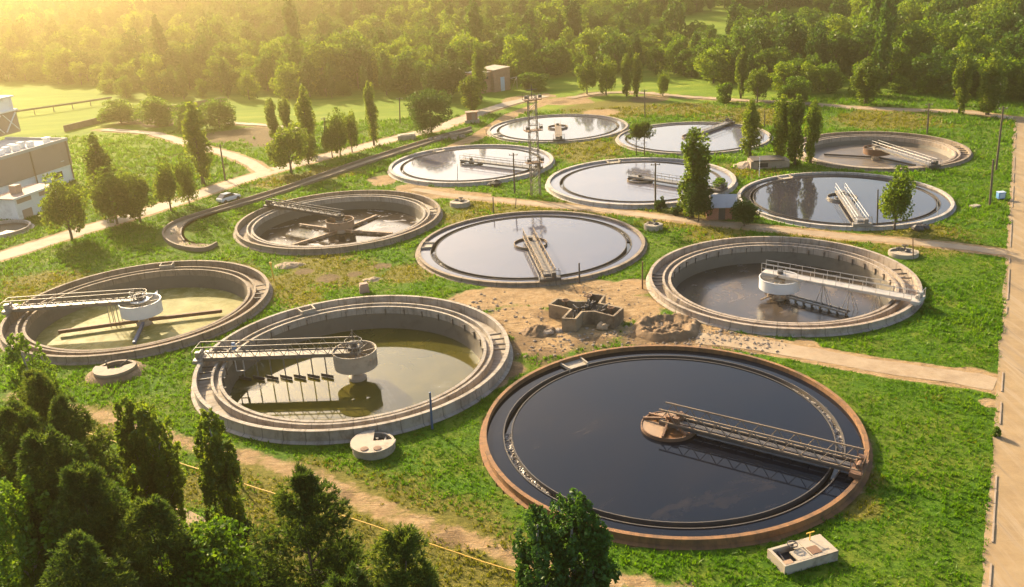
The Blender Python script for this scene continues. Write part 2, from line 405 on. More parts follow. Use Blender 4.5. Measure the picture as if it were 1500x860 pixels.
FRONT_TRACK = PL([(20, 580), (70, 592), (130, 606), (200, 622), (260, 645), (330, 662), (420, 684), (480, 708), (560, 748), (640, 778), (720, 800), (800, 828), (880, 848), (960, 862), (1040, 880)])
GJ_TRACK = PL([(560, 268), (600, 250), (650, 222), (700, 200), (750, 168), (800, 150), (860, 150)])
JH_TRACK = PL([(600, 276), (650, 284), (700, 288)])
PATCH = [(700, 440, 4), (740, 432, 4), (800, 430, 5), (870, 425, 4), (930, 420, 3.0), (760, 470, 5), (800, 500, 4), (850, 480, 5), (920, 450, 4.5), (960, 490, 4), (1030, 492, 3.5),
         (740, 540, 2.2), (725, 560, 1.5), (690, 470, 1.5), (640, 283, 4), (600, 275, 3), (560, 262, 3), (830, 148, 7), (770, 145, 7), (880, 165, 5), (1430, 555, 2.5),
         (1000, 505, 2.5), (700, 200, 2.5), (1450, 590, 1.0), (1060, 495, 2), (1180, 505, 1.5)]
PATCH = [(*tuple(G(a, b))[:2], r) for a, b, r in PATCH]
SOIL = [(330, 200, 9), (370, 195, 10), (400, 205, 8), (240, 180, 7), (200, 178, 6), (560, 390, 1.5), (480, 408, 1.8), (445, 398, 1.5), (520, 402, 1.2), (870, 138, 5), (950, 145, 6), (740, 520, 2), (700, 500, 1)]
SOIL = [(*tuple(G(a, b))[:2], r) for a, b, r in SOIL]
DRYP = [(330, 400, 5), (470, 385, 5), (560, 300, 5), (780, 310, 5), (850, 320, 5), (690, 320, 5), (470, 470, 3), (440, 440, 3), (600, 400, 4), (950, 250, 6), (860, 225, 8), (1050, 345, 5), (500, 770, 8), (640, 810, 7), (430, 720, 5), (330, 700, 4), (720, 845, 6), (120, 630, 5), (950, 200, 9), (860, 215, 8), (880, 300, 8), (760, 310, 6), (1000, 260, 7), (1300, 175, 12), (1100, 170, 12), (900, 160, 14), (1000, 160, 10),
        (420, 420, 6), (480, 330, 4), (450, 300, 4), (500, 400, 6), (600, 330, 4), (560, 300, 4), (1100, 250, 6), (1000, 320, 6), (700, 300, 5), (60, 420, 7), (180, 420, 6), (1250, 740, 2.2), (1260, 700, 1.8), (480, 255, 6), (620, 320, 5), (1200, 350, 6), (1350, 350, 8), (420, 265, 6)]
DRYP = [(*tuple(G(a, b))[:2], r) for a, b, r in DRYP]

MUD = [(*tuple(G(a, b))[:2], r) for a, b, r in [(760, 500, 3), (715, 478, 2.5), (800, 522, 2.5), (872, 505, 3), (740, 545, 2), (930, 498, 2), (1060, 500, 3), (1110, 508, 2), (905, 462, 1.8), (800, 462, 1.6), (850, 425, 1.5), (620, 282, 2), (820, 150, 3), (700, 200, 2), (335, 668, 1.2), (500, 728, 1.2), (200, 622, 1.2), (660, 790, 1.2), (975, 498, 4)]]
def dist_pl(x, y, P):
    d = np.full(np.shape(x), 1e9)
    for (ax, ay), (bx, by) in zip(P[:-1], P[1:]):
        vx, vy = bx - ax, by - ay; L = vx * vx + vy * vy + 1e-9
        t = np.clip(((x - ax) * vx + (y - ay) * vy) / L, 0, 1)
        d = np.minimum(d, np.hypot(x - ax - t * vx, y - ay - t * vy))
    return d
def sstep(a, b, v):
    t = np.clip((v - a) / (b - a), 0, 1); return t * t * (3 - 2 * t)
TRACKS = [(TOP_TRACK, 1.6), (MID_TRACK, 1.15), (EAST_TRACK, 1.5), (LEFT_ROAD, 2.3), (FIELD_TRACK, 1.5), (FIELD_TRACK2, 1.2), (GJ_TRACK, 1.4), (JH_TRACK, 1.8)]
def dirt_fn(x, y):
    v = np.zeros(np.shape(x))
    for P, w in TRACKS: v = np.maximum(v, 1 - sstep(w, w + 1.2, dist_pl(x, y, P)))
    v = np.maximum(v, 0.64 * (1 - sstep(0.2, 2.8, dist_pl(x, y, FRONT_TRACK))))
    for a, b, r in PATCH: v = np.maximum(v, 0.9 * (1 - sstep(r * 0.5, r * 1.35, np.hypot(x - a, y - b))))
    for k, (a, b, R, h) in TK.items(): v = np.maximum(v, 0.5 * (1 - sstep(R + 0.3, R + 1.2, np.hypot(x - a, y - b))))
    return v
def blob_fn(x, y, L, peak=1.0):
    v = np.zeros(np.shape(x))
    for a, b, r in L: v = np.maximum(v, peak * (1 - sstep(r * 0.3, r * 1.4, np.hypot(x - a, y - b))))
    return v
def hill_fn(x, y):
    d = np.hypot(x * 0.8, y)
    h = 55 * sstep(400, 1100, d + 0.12 * x) + 14 * sstep(300, 520, y + 0.35 * x)
    return h * (0.8 + 0.4 * fnoise(x, y, 160.0, 3))
def tank_dist(x, y):
    d = np.full(np.shape(x), 1e9)
    for a, b, R, h in TK.values(): d = np.minimum(d, np.hypot(x - a, y - b) - R)
    return d

def make_ground():
    fx = np.arange(-85, 110.01, 0.5); fy = np.arange(36, 215.01, 0.5)
    def wide(lo, hi, f):
        k = [f[0]]; s = 0.8
        while k[-1] > lo: k.append(k[-1] - s); s *= 1.14
        a = k[::-1][:-1]; k = [f[-1]]; s = 0.8
        while k[-1] < hi: k.append(k[-1] + s); s *= 1.14
        return np.concatenate([a, f, k[1:]])
    xs = wide(-1500, 1500, fx); ys = wide(-120, 1700, fy)
    X, Y = np.meshgrid(xs, ys); nx, ny = len(xs), len(ys)
    x, y = X.ravel(), Y.ravel()
    dirt = dirt_fn(x, y); td = tank_dist(x, y)
    z = hill_fn(x, y) + (fnoise(x, y, 3.0, 4) - 0.5) * 0.22 * (1 - np.clip(dirt, 0, 0.75)) * np.clip((td - 0.2) / 1.0, 0, 1) * (np.hypot(x, y) < 260)
    dr = dist_pl(x, y, ROAD_EDGE + np.array((3.4, 0)))
    z = np.where(dr < 5, 0, z)
    z = np.where(td < -0.02, -4.6, z)
    i = np.arange(nx * ny).reshape(ny, nx)
    q = np.stack([i[:-1, :-1], i[:-1, 1:], i[1:, 1:], i[1:, :-1]], -1).reshape(-1, 4)
    me = raw_mesh('ground', np.stack([x, y, z], 1), [q], [ground_mat()], smooth=True)
    for nm, v in (('far', np.maximum(sstep(200, 222, y), sstep(70, 90, -x) * (y > 130))), ('dirt', dirt), ('soil', blob_fn(x, y, SOIL)), ('mud', blob_fn(x, y, MUD)), ('dry', blob_fn(x, y, DRYP))):
        a = me.attributes.new(nm, 'FLOAT', 'POINT'); a.data.foreach_set('value', v.astype(np.float32))
    tag(link('ground', me), kind='structure')

def ground_mat():
    m = bpy.data.materials.new('grassy_earth'); t = NT(m)
    n1 = t.noise(0.22, 6, 0.65); n2 = t.noise(1.7, 6, 0.7); n3 = t.noise(0.05, 5, 0.6)
    g = t.ramp(n2, [(0.3, (0.028, 0.07, 0.004)), (0.5, (0.052, 0.118, 0.006)), (0.72, (0.10, 0.165, 0.011))])
    g = t.mix(t.rampf(n1, 0.42, 0.68), g, t.ramp(n2, [(0.3, (0.06, 0.10, 0.007)), (0.7, (0.16, 0.18, 0.02))]))
    g = t.mix(t.math('MULTIPLY', t.rampf(n3, 0.5, 0.7), 0.5), g, (0.12, 0.14, 0.02))
    mp0 = t.n.new('ShaderNodeMapping'); mp0.inputs['Scale'].default_value = (0.25, 1.0, 1); mp0.inputs['Rotation'].default_value = (0, 0, -0.3); t.l.new(t.pos(), mp0.inputs[0])
    fm = t.ramp(t.noise(0.14, 8, 0.7, mp0.outputs[0], 0.6), [(0.3, (0.075, 0.14, 0.008)), (0.5, (0.13, 0.2, 0.012)), (0.7, (0.22, 0.25, 0.03))])
    g = t.mix(t.attr('far'), g, fm)
    dry = t.rampf(t.math('ADD', t.math('MULTIPLY', t.attr('dry'), 0.75), t.math('MULTIPLY', n1, 0.9)), 0.58, 0.98)
    g = t.mix(dry, g, t.ramp(n2, [(0.3, (0.085, 0.085, 0.014)), (0.7, (0.19, 0.16, 0.035))]))
    n4 = t.noise(0.6, 8, 0.72)
    soil = t.rampf(t.math('ADD', t.attr('soil'), t.math('MULTIPLY', n4, 0.8)), 0.75, 1.1)
    g = t.mix(soil, g, t.ramp(n2, [(0.3, (0.085, 0.06, 0.03)), (0.7, (0.17, 0.12, 0.06))]))
    dn = t.math('ADD', t.attr('dirt'), t.math('MULTIPLY', t.math('SUBTRACT', n4, 0.5), 1.1))
    d = t.rampf(dn, 0.42, 0.66)
    sand = t.ramp(t.noise(0.9, 8, 0.7), [(0.25, (0.19, 0.12, 0.055)), (0.5, (0.32, 0.21, 0.105)), (0.75, (0.42, 0.305, 0.175))])
    mp = t.n.new('ShaderNodeMapping'); mp.inputs['Scale'].default_value = (0.35, 1.6, 1); mp.inputs['Rotation'].default_value = (0, 0, 0.25); t.l.new(t.pos(), mp.inputs[0])
    rut = t.noise(0.9, 7, 0.7, mp.outputs[0], 1.5)
    sand = t.mix(t.math('MULTIPLY', t.rampf(rut, 0.5, 0.68), 0.6), sand, (0.13, 0.085, 0.048))
    sand = t.mix(t.math('MULTIPLY', t.rampf(t.noise(0.22, 8, 0.75), 0.5, 0.66), 0.55), sand, (0.14, 0.092, 0.05))
    earth = t.ramp(n2, [(0.3, (0.10, 0.062, 0.032)), (0.7, (0.2, 0.13, 0.07))])
    c = t.mix(d, g, sand)
    mud = t.rampf(t.math('ADD', t.attr('mud'), t.math('MULTIPLY', t.math('SUBTRACT', n4, 0.5), 1.6)), 0.35, 0.75)
    c = t.mix(t.math('MULTIPLY', mud, 0.8), c, earth)
    t.setc(c); t.rough(0.95)
    t.bsdf.inputs['Specular IOR Level'].default_value = 0.1
    t.bump(t.math('ADD', t.noise(2.5, 8, 0.75), t.math('MULTIPLY', rut, 0.8)), 0.9, 0.22)
    return m

make_ground()

def strip(name, P, w, mat, z=0.012, rag=0.35, step=0.6):
    """ragged-edged flat strip along a polyline"""
    P = np.asarray(P); seg = np.hypot(*(P[1:] - P[:-1]).T); s = np.concatenate([[0], np.cumsum(seg)])
    u = np.arange(0, s[-1], step); cx = np.interp(u, s, P[:, 0]); cyy = np.interp(u, s, P[:, 1])
    k = 9
    ker = np.ones(k) / k
    cx = np.convolve(np.pad(cx, k // 2, 'edge'), ker, 'valid'); cyy = np.convolve(np.pad(cyy, k // 2, 'edge'), ker, 'valid')
    tx, ty = np.gradient(cx), np.gradient(cyy); L = np.hypot(tx, ty); nx, ny = -ty / L, tx / L
    V = []
    cols = 5
    for j in range(cols):
        f = -1 + 2 * j / (cols - 1)
        e = w * f
        jit = (fnoise(u + 50 * f + 300, u * 0 + 9 * f, 3.2, 4) - 0.5) * 2 * rag * (abs(f) > 0.9)
        e = e + np.sign(f) * jit
        V.append(np.stack([cx + nx * e, cyy + ny * e, np.full(len(u), z) + 0.0], 1))
    V = np.stack(V, 1).reshape(-1, 3); n = len(u)
    i = np.arange(n * cols).reshape(n, cols)
    q = np.stack([i[:-1, :-1], i[:-1, 1:], i[1:, 1:], i[1:, :-1]], -1).reshape(-1, 4)[:, ::-1]
    V[:, 2] += np.where(np.hypot(V[:, 0], V[:, 1]) > 215, 0.12, 0)
    return tag(link(name, raw_mesh(name, V, [q], [mat])), kind='structure')

def dirt_mat(name, a, b, c, scale=0.7):
    m = bpy.data.materials.new(name); t = NT(m)
    col = t.ramp(t.noise(scale, 9, 0.72, dist=0.4), [(0.25, a), (0.5, b), (0.75, c)])
    col = t.mix(t.rampf(t.noise(0.12, 5, 0.6), 0.45, 0.7), col, c)
    t.setc(col); t.rough(0.95); t.bump(t.noise(3, 8, 0.75), 0.5, 0.08); return m
M['dirt'] = dirt_mat('dirt_track', (0.19, 0.125, 0.07), (0.27, 0.19, 0.112), (0.35, 0.265, 0.17))
M['dirt_pale'] = dirt_mat('pale_dirt_road', (0.24, 0.18, 0.12), (0.32, 0.25, 0.175), (0.4, 0.33, 0.24))
def slab_mat():
    m = bpy.data.materials.new('concrete_road'); t = NT(m)
    c = t.ramp(t.noise(0.5, 8, 0.7), [(0.25, (0.17, 0.108, 0.05)), (0.5, (0.235, 0.155, 0.072)), (0.75, (0.29, 0.2, 0.1))])
    sep = t.n.new('ShaderNodeSeparateXYZ'); t.l.new(t.pos(), sep.inputs[0])
    jl = t.math('LESS_THAN', t.math('FRACT', t.math('DIVIDE', sep.outputs[1], 6.0)), 0.008)
    mp = t.n.new('ShaderNodeMapping'); mp.inputs['Scale'].default_value = (1.0, 0.07, 1); t.l.new(t.pos(), mp.inputs[0])
    c = t.mix(t.rampf(t.noise(1.1, 5, 0.65, mp.outputs[0]), 0.45, 0.65), c, (0.28, 0.2, 0.115))
    c = t.mix(t.rampf(t.noise(0.55, 5, 0.65, mp.outputs[0]), 0.55, 0.7), c, (0.13, 0.088, 0.048))
    c = t.mix(t.math('MULTIPLY', jl, 0.2), c, (0.12, 0.08, 0.05))
    c = t.mix(t.rampf(t.noise(0.16, 8, 0.7, dist=0.8), 0.55, 0.75), c, (0.18, 0.12, 0.065))
    t.setc(c); t.rough(0.9); t.bump(t.noise(4, 6, 0.7), 0.3, 0.05); return m
M['road'] = slab_mat()
strip('dirt_track', TOP_TRACK, 1.3, M['dirt'])
strip('dirt_track', MID_TRACK, 0.95, M['dirt'], 0.016)
strip('dirt_track', EAST_TRACK, 1.35, M['dirt'], 0.02)
strip('dirt_road', LEFT_ROAD, 2.1, M['dirt_pale'], 0.014)
strip('dirt_track', FIELD_TRACK, 1.3, M['dirt_pale'], 0.024)
strip('dirt_track', FIELD_TRACK2, 1.0, M['dirt_pale'], 0.024)
strip('concrete_road', ROAD_EDGE + np.array((3.35, 0)), 3.25, M['road'], 0.03, 0.3)
def kerb_line():
    P = ROAD_EDGE + np.array((0.12, 0)); b = MB()
    for (a, c) in zip(P[:-1], P[1:]):
        L = np.hypot(*(c - a)); n = max(1, int(L / 2.0))
        for i in range(n):
            if random.random() < 0.35: continue
            p0 = a + (c - a) * (i + 0.01) / n; p1 = a + (c - a) * (i + 0.985) / n
            dz = 0.02 * random.random(); dx = 0.03 * random.random()
            b.beam((p0[0] + dx, p0[1], 0.02 + dz), (p1[0] + dx, p1[1], 0.02 + dz), 0.11, 0.16)
    tag(b.build('kerb', M['stone']), kind='structure')
kerb_line()
P = PL([(205, 730), (240, 748), (290, 772), (330, 796)])
strip('concrete_path', P, 1.0, M['road'], 0.02, 0.08)

# ------------------------------------------------------------------ bridges
def bridge(root, ang, r0, r1, z, w, style, mat, deckmat, end_mat, top=1.15, pitch=1.4, deck_w=None):
    b = MB(); b.box(((r0 + r1) / 2, 0, 0), (r1 - r0, deck_w or w, 0.08))
    for i in range(int((r1 - r0) / 1.4)): b.box((r0 + 0.7 + 1.4 * i, 0, -0.1), (0.1, w, 0.1))
    for y in (-w / 2, w / 2): b.beam((r0, y, -0.12), (r1, y, -0.12), 0.1, 0.26)
    br = b.build('bridge', deckmat, root, (0, 0, z), ang)
    for y in (-w / 2 - 0.03, w / 2 + 0.03):
        t = MB(); n = max(2, int((r1 - r0) / pitch)); xs = [r0 + (r1 - r0) * i / n for i in range(n + 1)]
        if style == 'truss':
            t.beam((r0, y, top), (r1, y, top), 0.09, 0.11)
            t.beam((r0, y, 0.08), (r1, y, 0.08), 0.1, 0.12)
            for i in range(n):
                xm = (xs[i] + xs[i + 1]) / 2
                t.beam((xs[i], y, 0.08), (xm, y, top), 0.06, 0.06); t.beam((xm, y, top), (xs[i + 1], y, 0.08), 0.06, 0.06)
            t.build('truss', mat, br)
        else:
            for zz in (top * 0.5, top): t.tube((r0, y, zz), (r1, y, zz), 0.03, n=6)
            for x in xs: t.tube((x, y, 0), (x, y, top), 0.027, n=6)
            t.build('railing', mat, br)
    e = MB()
    e.box((r1 - 0.15, 0, -0.08), (0.9, w + 1.2, 0.32)); e.box((r1 - 0.1, w * 0.35, 0.4), (0.55, 0.5, 0.6))
    e.tube((r1 - 0.1, -w * 0.5, 0.35), (r1 - 0.1, w * 0.1, 0.35), 0.2, n=10)
    for y in (-w / 2 - 0.45, w / 2 + 0.45): e.tube((r1 - 0.15, y - 0.09, -0.2), (r1 - 0.15, y + 0.09, -0.2), 0.22, n=12)
    for (x, y) in ((r1 - 0.55, -w / 2 - 0.5), (r1 + 0.25, -w / 2 - 0.5), (r1 + 0.25, w / 2 + 0.5), (r1 - 0.55, w / 2 + 0.5)):
        e.tube((x, y, 0), (x, y, 1.0), 0.03, n=6)
    e.tube((r1 + 0.25, -w / 2 - 0.5, 1.0), (r1 + 0.25, w / 2 + 0.5, 1.0), 0.03, n=6)
    e.build('end_carriage', end_mat, br)
    return br

def mini(p, q):     # angle from tank centre to pixel
    return math.atan2(q.y - p[1], q.x - p[0])

# ------------------------------------------------------------------ full tanks
def full_tank(key, label, end_px, wall, wallm, water, ring=(2.0, 2.75), tw=0.45, wd=0.35, style='rail', bmat='steel', dmat='steel', emat='steel_dark',
              wellmat='steel', wellwater=None, foam=(), outlet=None, well_r=2.15, bridge_w=1.2, lid=None, top=1.1, r0=-1.6, deck_w=None):
    cx, cy_, R, hr = TK[key]
    root = thing('settling_tank', label, 'settling tank', (cx, cy_, 0))
    root['group'] = 'round settling tanks of the plant'
    hw = hr - wd
    b = MB(); b.lathe([(R + 0.35, -0.5), (R + 0.33, 0.0), (R, 0.05), (R - 0.02, hr - 0.1), (R + 0.03, hr - 0.08), (R + 0.03, hr), (R - tw, hr + 0.005), (R - tw, -1.0), (R - 0.1, -1.2)], 180)
    b.build('outer_wall', wall, root)
    ro, ri = R - ring[0], R - ring[1]
    w = MB(); w.disc(ri - 0.02, hw, 160); w.disc(R - tw + 0.02, hw, 160, ro + 0.02)
    w.build('water', water, root)
    l = MB(); t = 0.09
    l.lathe([(ro, hw - 1.2), (ro, hw + 0.07), (ro - t, hw + 0.07), (ro - t, hw - 0.62), (ri + t, hw - 0.62), (ri + t, hw + 0.07), (ri, hw + 0.07), (ri, hw - 1.2)], 180)
    l.build('launder', wallm, root)
    lw = MB(); lw.disc(ro - t, hw - 0.42, 160, ri + t); lw.build('launder_water', M['w_foam_calm'], root)
    for a0, a1 in foam:
        a1 = a0 + (a1 - a0 + PI) % (2 * PI) - PI
        f = MB(); n = 170; V = []; F = []; g = np.random.default_rng(5)
        for i in range(n + 1):
            a = a0 + (a1 - a0) * i / n
            for j, r in enumerate(np.linspace(ri + t - 0.02, ro - t + 0.02, 6)):
                V.append((r * math.cos(a), r * math.sin(a), hw - 0.38 + 0.26 * float(fnoise(np.array(a * R * 2.0), np.array(r * 3.0), 0.8, 3)) * (0.3 + 0.7 * math.sin(PI * i / n)) + 0.05 * g.random()))
        for i in range(n):
            for j in range(5): F.append((i * 6 + j, (i + 1) * 6 + j, (i + 1) * 6 + j + 1, i * 6 + j + 1))
        f.add(V, F); f.build('foam', M['w_foam'], root)
    if outlet is not None:
        o = MB()
        for da in (-0.075, 0.075):
            a = outlet + da
            o.beam(((ro - 0.1) * math.cos(a), (ro - 0.1) * math.sin(a), hw + 0.02), ((R - tw) * math.cos(a), (R - tw) * math.sin(a), hw + 0.02), 0.14, 0.5)
        o.lathe([(ro + 0.02, hw + 0.02), (R - tw - 0.01, hw + 0.02), (R - tw - 0.01, hw + 0.06), (ro + 0.02, hw + 0.06)], 8, True, outlet - 0.07, outlet + 0.07)
        o.build('outlet_box', M['block'], root)
    c = MB(); c.lathe([(well_r, hw - 0.5), (well_r, hw + 0.32), (well_r - 0.09, hw + 0.32), (well_r - 0.09, hw - 0.5)], 72)
    wl_ = c.build('centre_well', M[wellmat], root)
    d = MB(); d.disc(well_r - 0.09, hw + 0.06, 64); d.build('well_water', wellwater or water, wl_)
    g = MB(); g.lathe([(0, hw - 0.4), (0.5, hw - 0.4), (0.5, hr + 0.15), (0.3, hr + 0.2), (0.3, hr + 0.75), (0, hr + 0.75)], 24, False)
    g.build('centre_pedestal', M[emat], root)
    ang = mini((cx, cy_), G(*end_px, hr))
    br = bridge(root, ang, r0, R - 0.2, hr + 0.32, bridge_w, style, M[bmat], M[dmat], M[emat], top=top, deck_w=deck_w)
    return root, ang, hw

def px_ang(key, px, py, z=None):
    cx, cy_, R, hr = TK[key]; return mini((cx, cy_), G(px, py, hr - 0.4 if z is None else z))

rA, aA, hwA = full_tank('A', 'biggest nearest tank full of dark blue water with an orange rusty rim', (1252, 688), M['rust_concrete'], M['launder_dark'], M['w_dark'], (1.65, 2.4), 0.3, 0.42,
    'truss', 'block_brown', 'steel_dark', 'rust', 'rust', M['w_rust'], [(px_ang('A', 742, 630), px_ang('A', 800, 722)), (px_ang('A', 1236, 668), px_ang('A', 1150, 560))], px_ang('A', 832, 528), 2.3, 1.25, top=1.15, r0=-0.6, deck_w=0.55)
# rusty half cover plates and braces over the centre well of tank A
b = MB(); b.add([(0, 0, 0), *[(2.2 * math.cos(t), 2.2 * math.sin(t), 0) for t in np.linspace(2.6, 4.3, 12)]], [tuple(range(13))]); b.add([(0, 0, 0), *[(2.2 * math.cos(t), 2.2 * math.sin(t), 0) for t in np.linspace(0.9, 2.2, 10)]], [tuple(range(11))])
b.build('cover_plate', M['rust_pale'], rA, (0, 0, hwA + 0.26))
b = MB()
for t in (0.9, 2.2, 2.6, 4.3, 5.2): b.beam((0.2 * math.cos(t), 0.2 * math.sin(t), 0.5), (2.25 * math.cos(t), 2.25 * math.sin(t), 0.05), 0.16, 0.2)
for t in (-0.5, 0.4): b.box((0.9 * math.cos(t + aA), 0.9 * math.sin(t + aA), 0.7), (0.5, 0.4, 0.7), aA)
b.build('well_brace', M['rust'], rA, (0, 0, hwA + 0.33))
# scum skimmer plate hanging under the bridge of tank A
full_tank('D', 'middle tank of pale lilac water with a thin brown rim beside the dug clearing', (802, 404), M['concrete_brown'], M['launder_dark'], M['w_mid'], (1.7, 2.45), 0.4, 0.3, 'truss', 'block_brown', 'steel_worn', 'steel_dark', 'block_brown',
    None, [(px_ang('D', 630, 370), px_ang('D', 655, 392)), (px_ang('D', 925, 352), px_ang('D', 900, 333))], px_ang('D', 625, 362), 2.25, 1.4, r0=-2.0)
full_tank('G', 'pale watered tank with grey rim directly behind the lattice mast and a long dark bridge', (788, 249), M['rim_white'], M['launder_dark'], M['w_pale'], (2.0, 2.6), 0.55, 0.3, 'rail', 'steel_dark', 'steel', 'steel_dark', 'steel', outlet=px_ang('G', 650, 225), r0=-2.2, top=0.9)
full_tank('H', 'pale watered tank with broad grey rim and pine reflections, left of the red hut', (1074, 283), M['rim_white'], M['launder_dark'], M['w_pale'], (2.1, 2.75), 0.55, 0.3, 'rail', 'steel', 'steel', 'steel_dark', 'block_brown', outlet=px_ang('H', 895, 236), r0=-1.9, top=0.9)
full_tank('I', 'grey watered tank mirroring dark poplars, with a white railed bridge, beside the red hut', (1262, 330), M['rim_white'], M['launder_dark'], M['w_slate'], (1.7, 2.3), 0.4, 0.3, 'rail', 'steel_white', 'steel', 'steel', 'steel', outlet=px_ang('I', 1150, 262), r0=-2.2, top=1.15, bridge_w=1.3)
full_tank('J', 'farthest pale tank near the brick building, with a short brown bridge at front', (819, 207), M['concrete'], M['launder_dark'], M['w_pale'], (1.8, 2.4), 0.4, 0.22, 'rail', 'block_brown', 'block_brown', 'steel_dark', 'block_brown', outlet=px_ang('J', 735, 199), r0=-1.6, top=0.7)
full_tank('K', 'far pale tank with its grey bridge reaching the back rim, behind the tall poplars', (1075, 178), M['concrete'], M['launder_dark'], M['w_pale'], (1.6, 2.1), 0.4, 0.22, 'rail', 'steel', 'steel', 'steel_dark', 'block_brown', r0=-1.0, top=1.1)

# ------------------------------------------------------------------ lowered tanks
BRK = MB(); BRK.box((0.03, 0, -0.3), (0.2, 0.07, 0.75)); BRK.box((-0.08, 0, 0.05), (0.3, 0.1, 0.06))
BRK_ME = BRK.mesh('bracket', M['steel_dark'])
CB = MB(); CB.box((0, 0, 0), (1.26, 0.12, 0.14)); CB_ME = CB.mesh('cross_beam', M['steel_dark'])

def low_tank(key, label, end_px, wall, inner, water, wdepth, drum=None, bmat='steel', dmat='steel', style='truss', brackets=0, beams=(), outlet=None, bridge_z=0.3, bridge_w=1.2, r0=-0.3, top=1.2, emat='steel'):
    cx, cy_, R, hr = TK[key]
    root = thing('settling_tank', label, 'settling tank', (cx, cy_, 0)); root['group'] = 'round settling tanks of the plant'
    zw = hr - wdepth; zc = hr - 1.05
    b = MB(); b.lathe([(R + 0.45, -0.5), (R + 0.42, 0.03), (R + 0.1, 0.14), (R + 0.04, hr - 0.16), (R + 0.1, hr - 0.14), (R + 0.1, hr), (R - 0.27, hr + 0.004), (R - 0.27, zc - 0.3), (R - 0.1, zc - 0.4)], 180)
    b.build('outer_wall', wall, root)
    l = MB(); l.lathe([(R - 0.2, zc), (R - 1.5, zc), (R - 1.52, hr - 0.3), (R - 1.76, hr - 0.28), (R - 1.76, hr - 0.75), (R - 2.2, hr - 0.75), (R - 2.2, hr - 0.42), (R - 2.5, hr - 0.40), (R - 2.52, hr - 1.25), (R - 2.2, hr - 1.3), (R - 0.2, hr - 1.5)], 180)
    lo = l.build('launder', inner, root)
    l = MB(); l.lathe([(R - 2.53, hr - 1.2), (R - 2.95, zw - 0.6), (R - 2.0, zw - 0.9), (R - 0.2, hr - 1.6)], 180); l.build('basin_wall', M['basin'], root)
    w = MB(); w.disc(R - 2.6, zw, 160); w.build('water', water, root)
    for a in beams:
        o = link('cross_beam', CB_ME, lo, ((R - 0.88) * math.cos(a), (R - 0.88) * math.sin(a), hr - 0.45), a)
    for i in range(brackets):
        a = 2 * PI * (i + 0.3) / brackets
        link('bracket', BRK_ME, lo, ((R - 2.56) * math.cos(a), (R - 2.56) * math.sin(a), hr - 0.72), a)
    if outlet is not None:
        o = MB()
        for da in (-0.055, 0.055):
            a = outlet + da
            o.beam(((R - 1.6) * math.cos(a), (R - 1.6) * math.sin(a), hr - 0.3), ((R - 0.27) * math.cos(a), (R - 0.27) * math.sin(a), hr - 0.3), 0.14, 0.62)
        a = outlet; o.box(((R - 1.45) * math.cos(a), (R - 1.45) * math.sin(a), hr - 0.25), (0.16, 1.5, 0.5), a)
        o.build('outlet_box', M['block'], root)
    ang = mini((cx, cy_), G(*end_px, hr))
    if drum:
        dr, dz1, dh, dm = drum
        d = MB(); d.lathe([(dr, hr + dz1 - dh), (dr, hr + dz1), (dr - 0.1, hr + dz1), (dr - 0.1, hr + dz1 - dh)], 72)
        d.lathe([(dr - 0.06, hr + dz1 - 0.03), (dr + 0.05, hr + dz1 - 0.03), (dr + 0.05, hr + dz1 + 0.06), (dr - 0.06, hr + dz1 + 0.06)], 72)
        do = d.build('centre_drum', M[dm], root)
        s = MB()
        for i in range(8):
            a = ang + 0.3 + i * PI / 4
            s.beam((0.3 * math.cos(a), 0.3 * math.sin(a), hr + dz1 - 0.35), ((dr - 0.05) * math.cos(a), (dr - 0.05) * math.sin(a), hr + dz1 - 0.15), 0.07, 0.1)
        s.build('drum_spoke', M[bmat], do)
        c = MB(); c.lathe([(0, zw - 0.6), (0.9, zw - 0.6), (0.9, zw + 0.3), (0.5, zw + 0.5), (0.5, hr + dz1 - dh * 0.6), (0.62, hr + dz1 - dh * 0.6), (0.62, hr + dz1 - 0.05), (0.0, hr + dz1 - 0.05)], 32, False)
        c.build('support_column', M['block'], root)
        g = MB(); g.box((0, 0, hr + dz1 + 0.25), (1.1, 1.1, 0.3)); g.lathe([(0, hr + dz1 + 0.4), (0.35, hr + dz1 + 0.4), (0.3, hr + dz1 + 0.95), (0, hr + dz1 + 1.0)], 16, False)
        g.build('drive_gear', M['steel_dark'], root)
    br = bridge(root, ang, r0, R + 0.3, hr + bridge_z, bridge_w, style, M[bmat], M[dmat], M[emat], top=top)
    return root, ang, zw, br, hr, R

# tank B
B0 = px_ang
rB, aB, zB, brB, hB, RB = low_tank('B', 'grey concrete tank with half lit green water, hanging rods and a deep round drum', (286, 524), M['concrete'], M['concrete'], M['w_green'], 2.9,
    (2.15, 0.25, 1.7, 'block'), 'steel_worn', 'steel_worn', 'truss', 36, [B0('B', 300, 530) + k for k in (-0.2, -0.1, 0.08, 0.17, 0.27)] + [B0('B', 735, 500) + k for k in (-0.12, -0.04, 0.05, 0.14)], px_ang('B', 448, 455), 0.12, 1.3, -0.4, 1.25)
for i, x in enumerate(np.linspace(3.2, 11.6, 7)):
    h = MB(); zl = zB - hB - 0.12 + 0.02
    for y in (-0.5,): h.beam((x, y, 0), (x, y, zl), 0.1, 0.1)
    h.build('hanging_rod', M['steel'], brB)
    s = MB(); s.beam((x - 0.72, -0.15, zl + 0.18), (x + 0.66, -0.75, zl + 0.18), 0.06, 0.34); s.build('scraper_blade', M['steel_dark'], brB)
f = MB()
for x in (11.7, 12.5): f.beam((x - 0.6, 0.5, 0), (x - 0.6, 0.5, -1.5), 0.09, 0.09)
f.beam((11.1, 0.5, -1.5), (11.9, 0.5, -1.5), 0.09, 0.09); f.build('skimmer_frame', M['steel_pale'], brB)
f = MB(); f.tube((0, 0, hB + 0.6), (0, 0, hB + 2.4), 0.05, n=6)
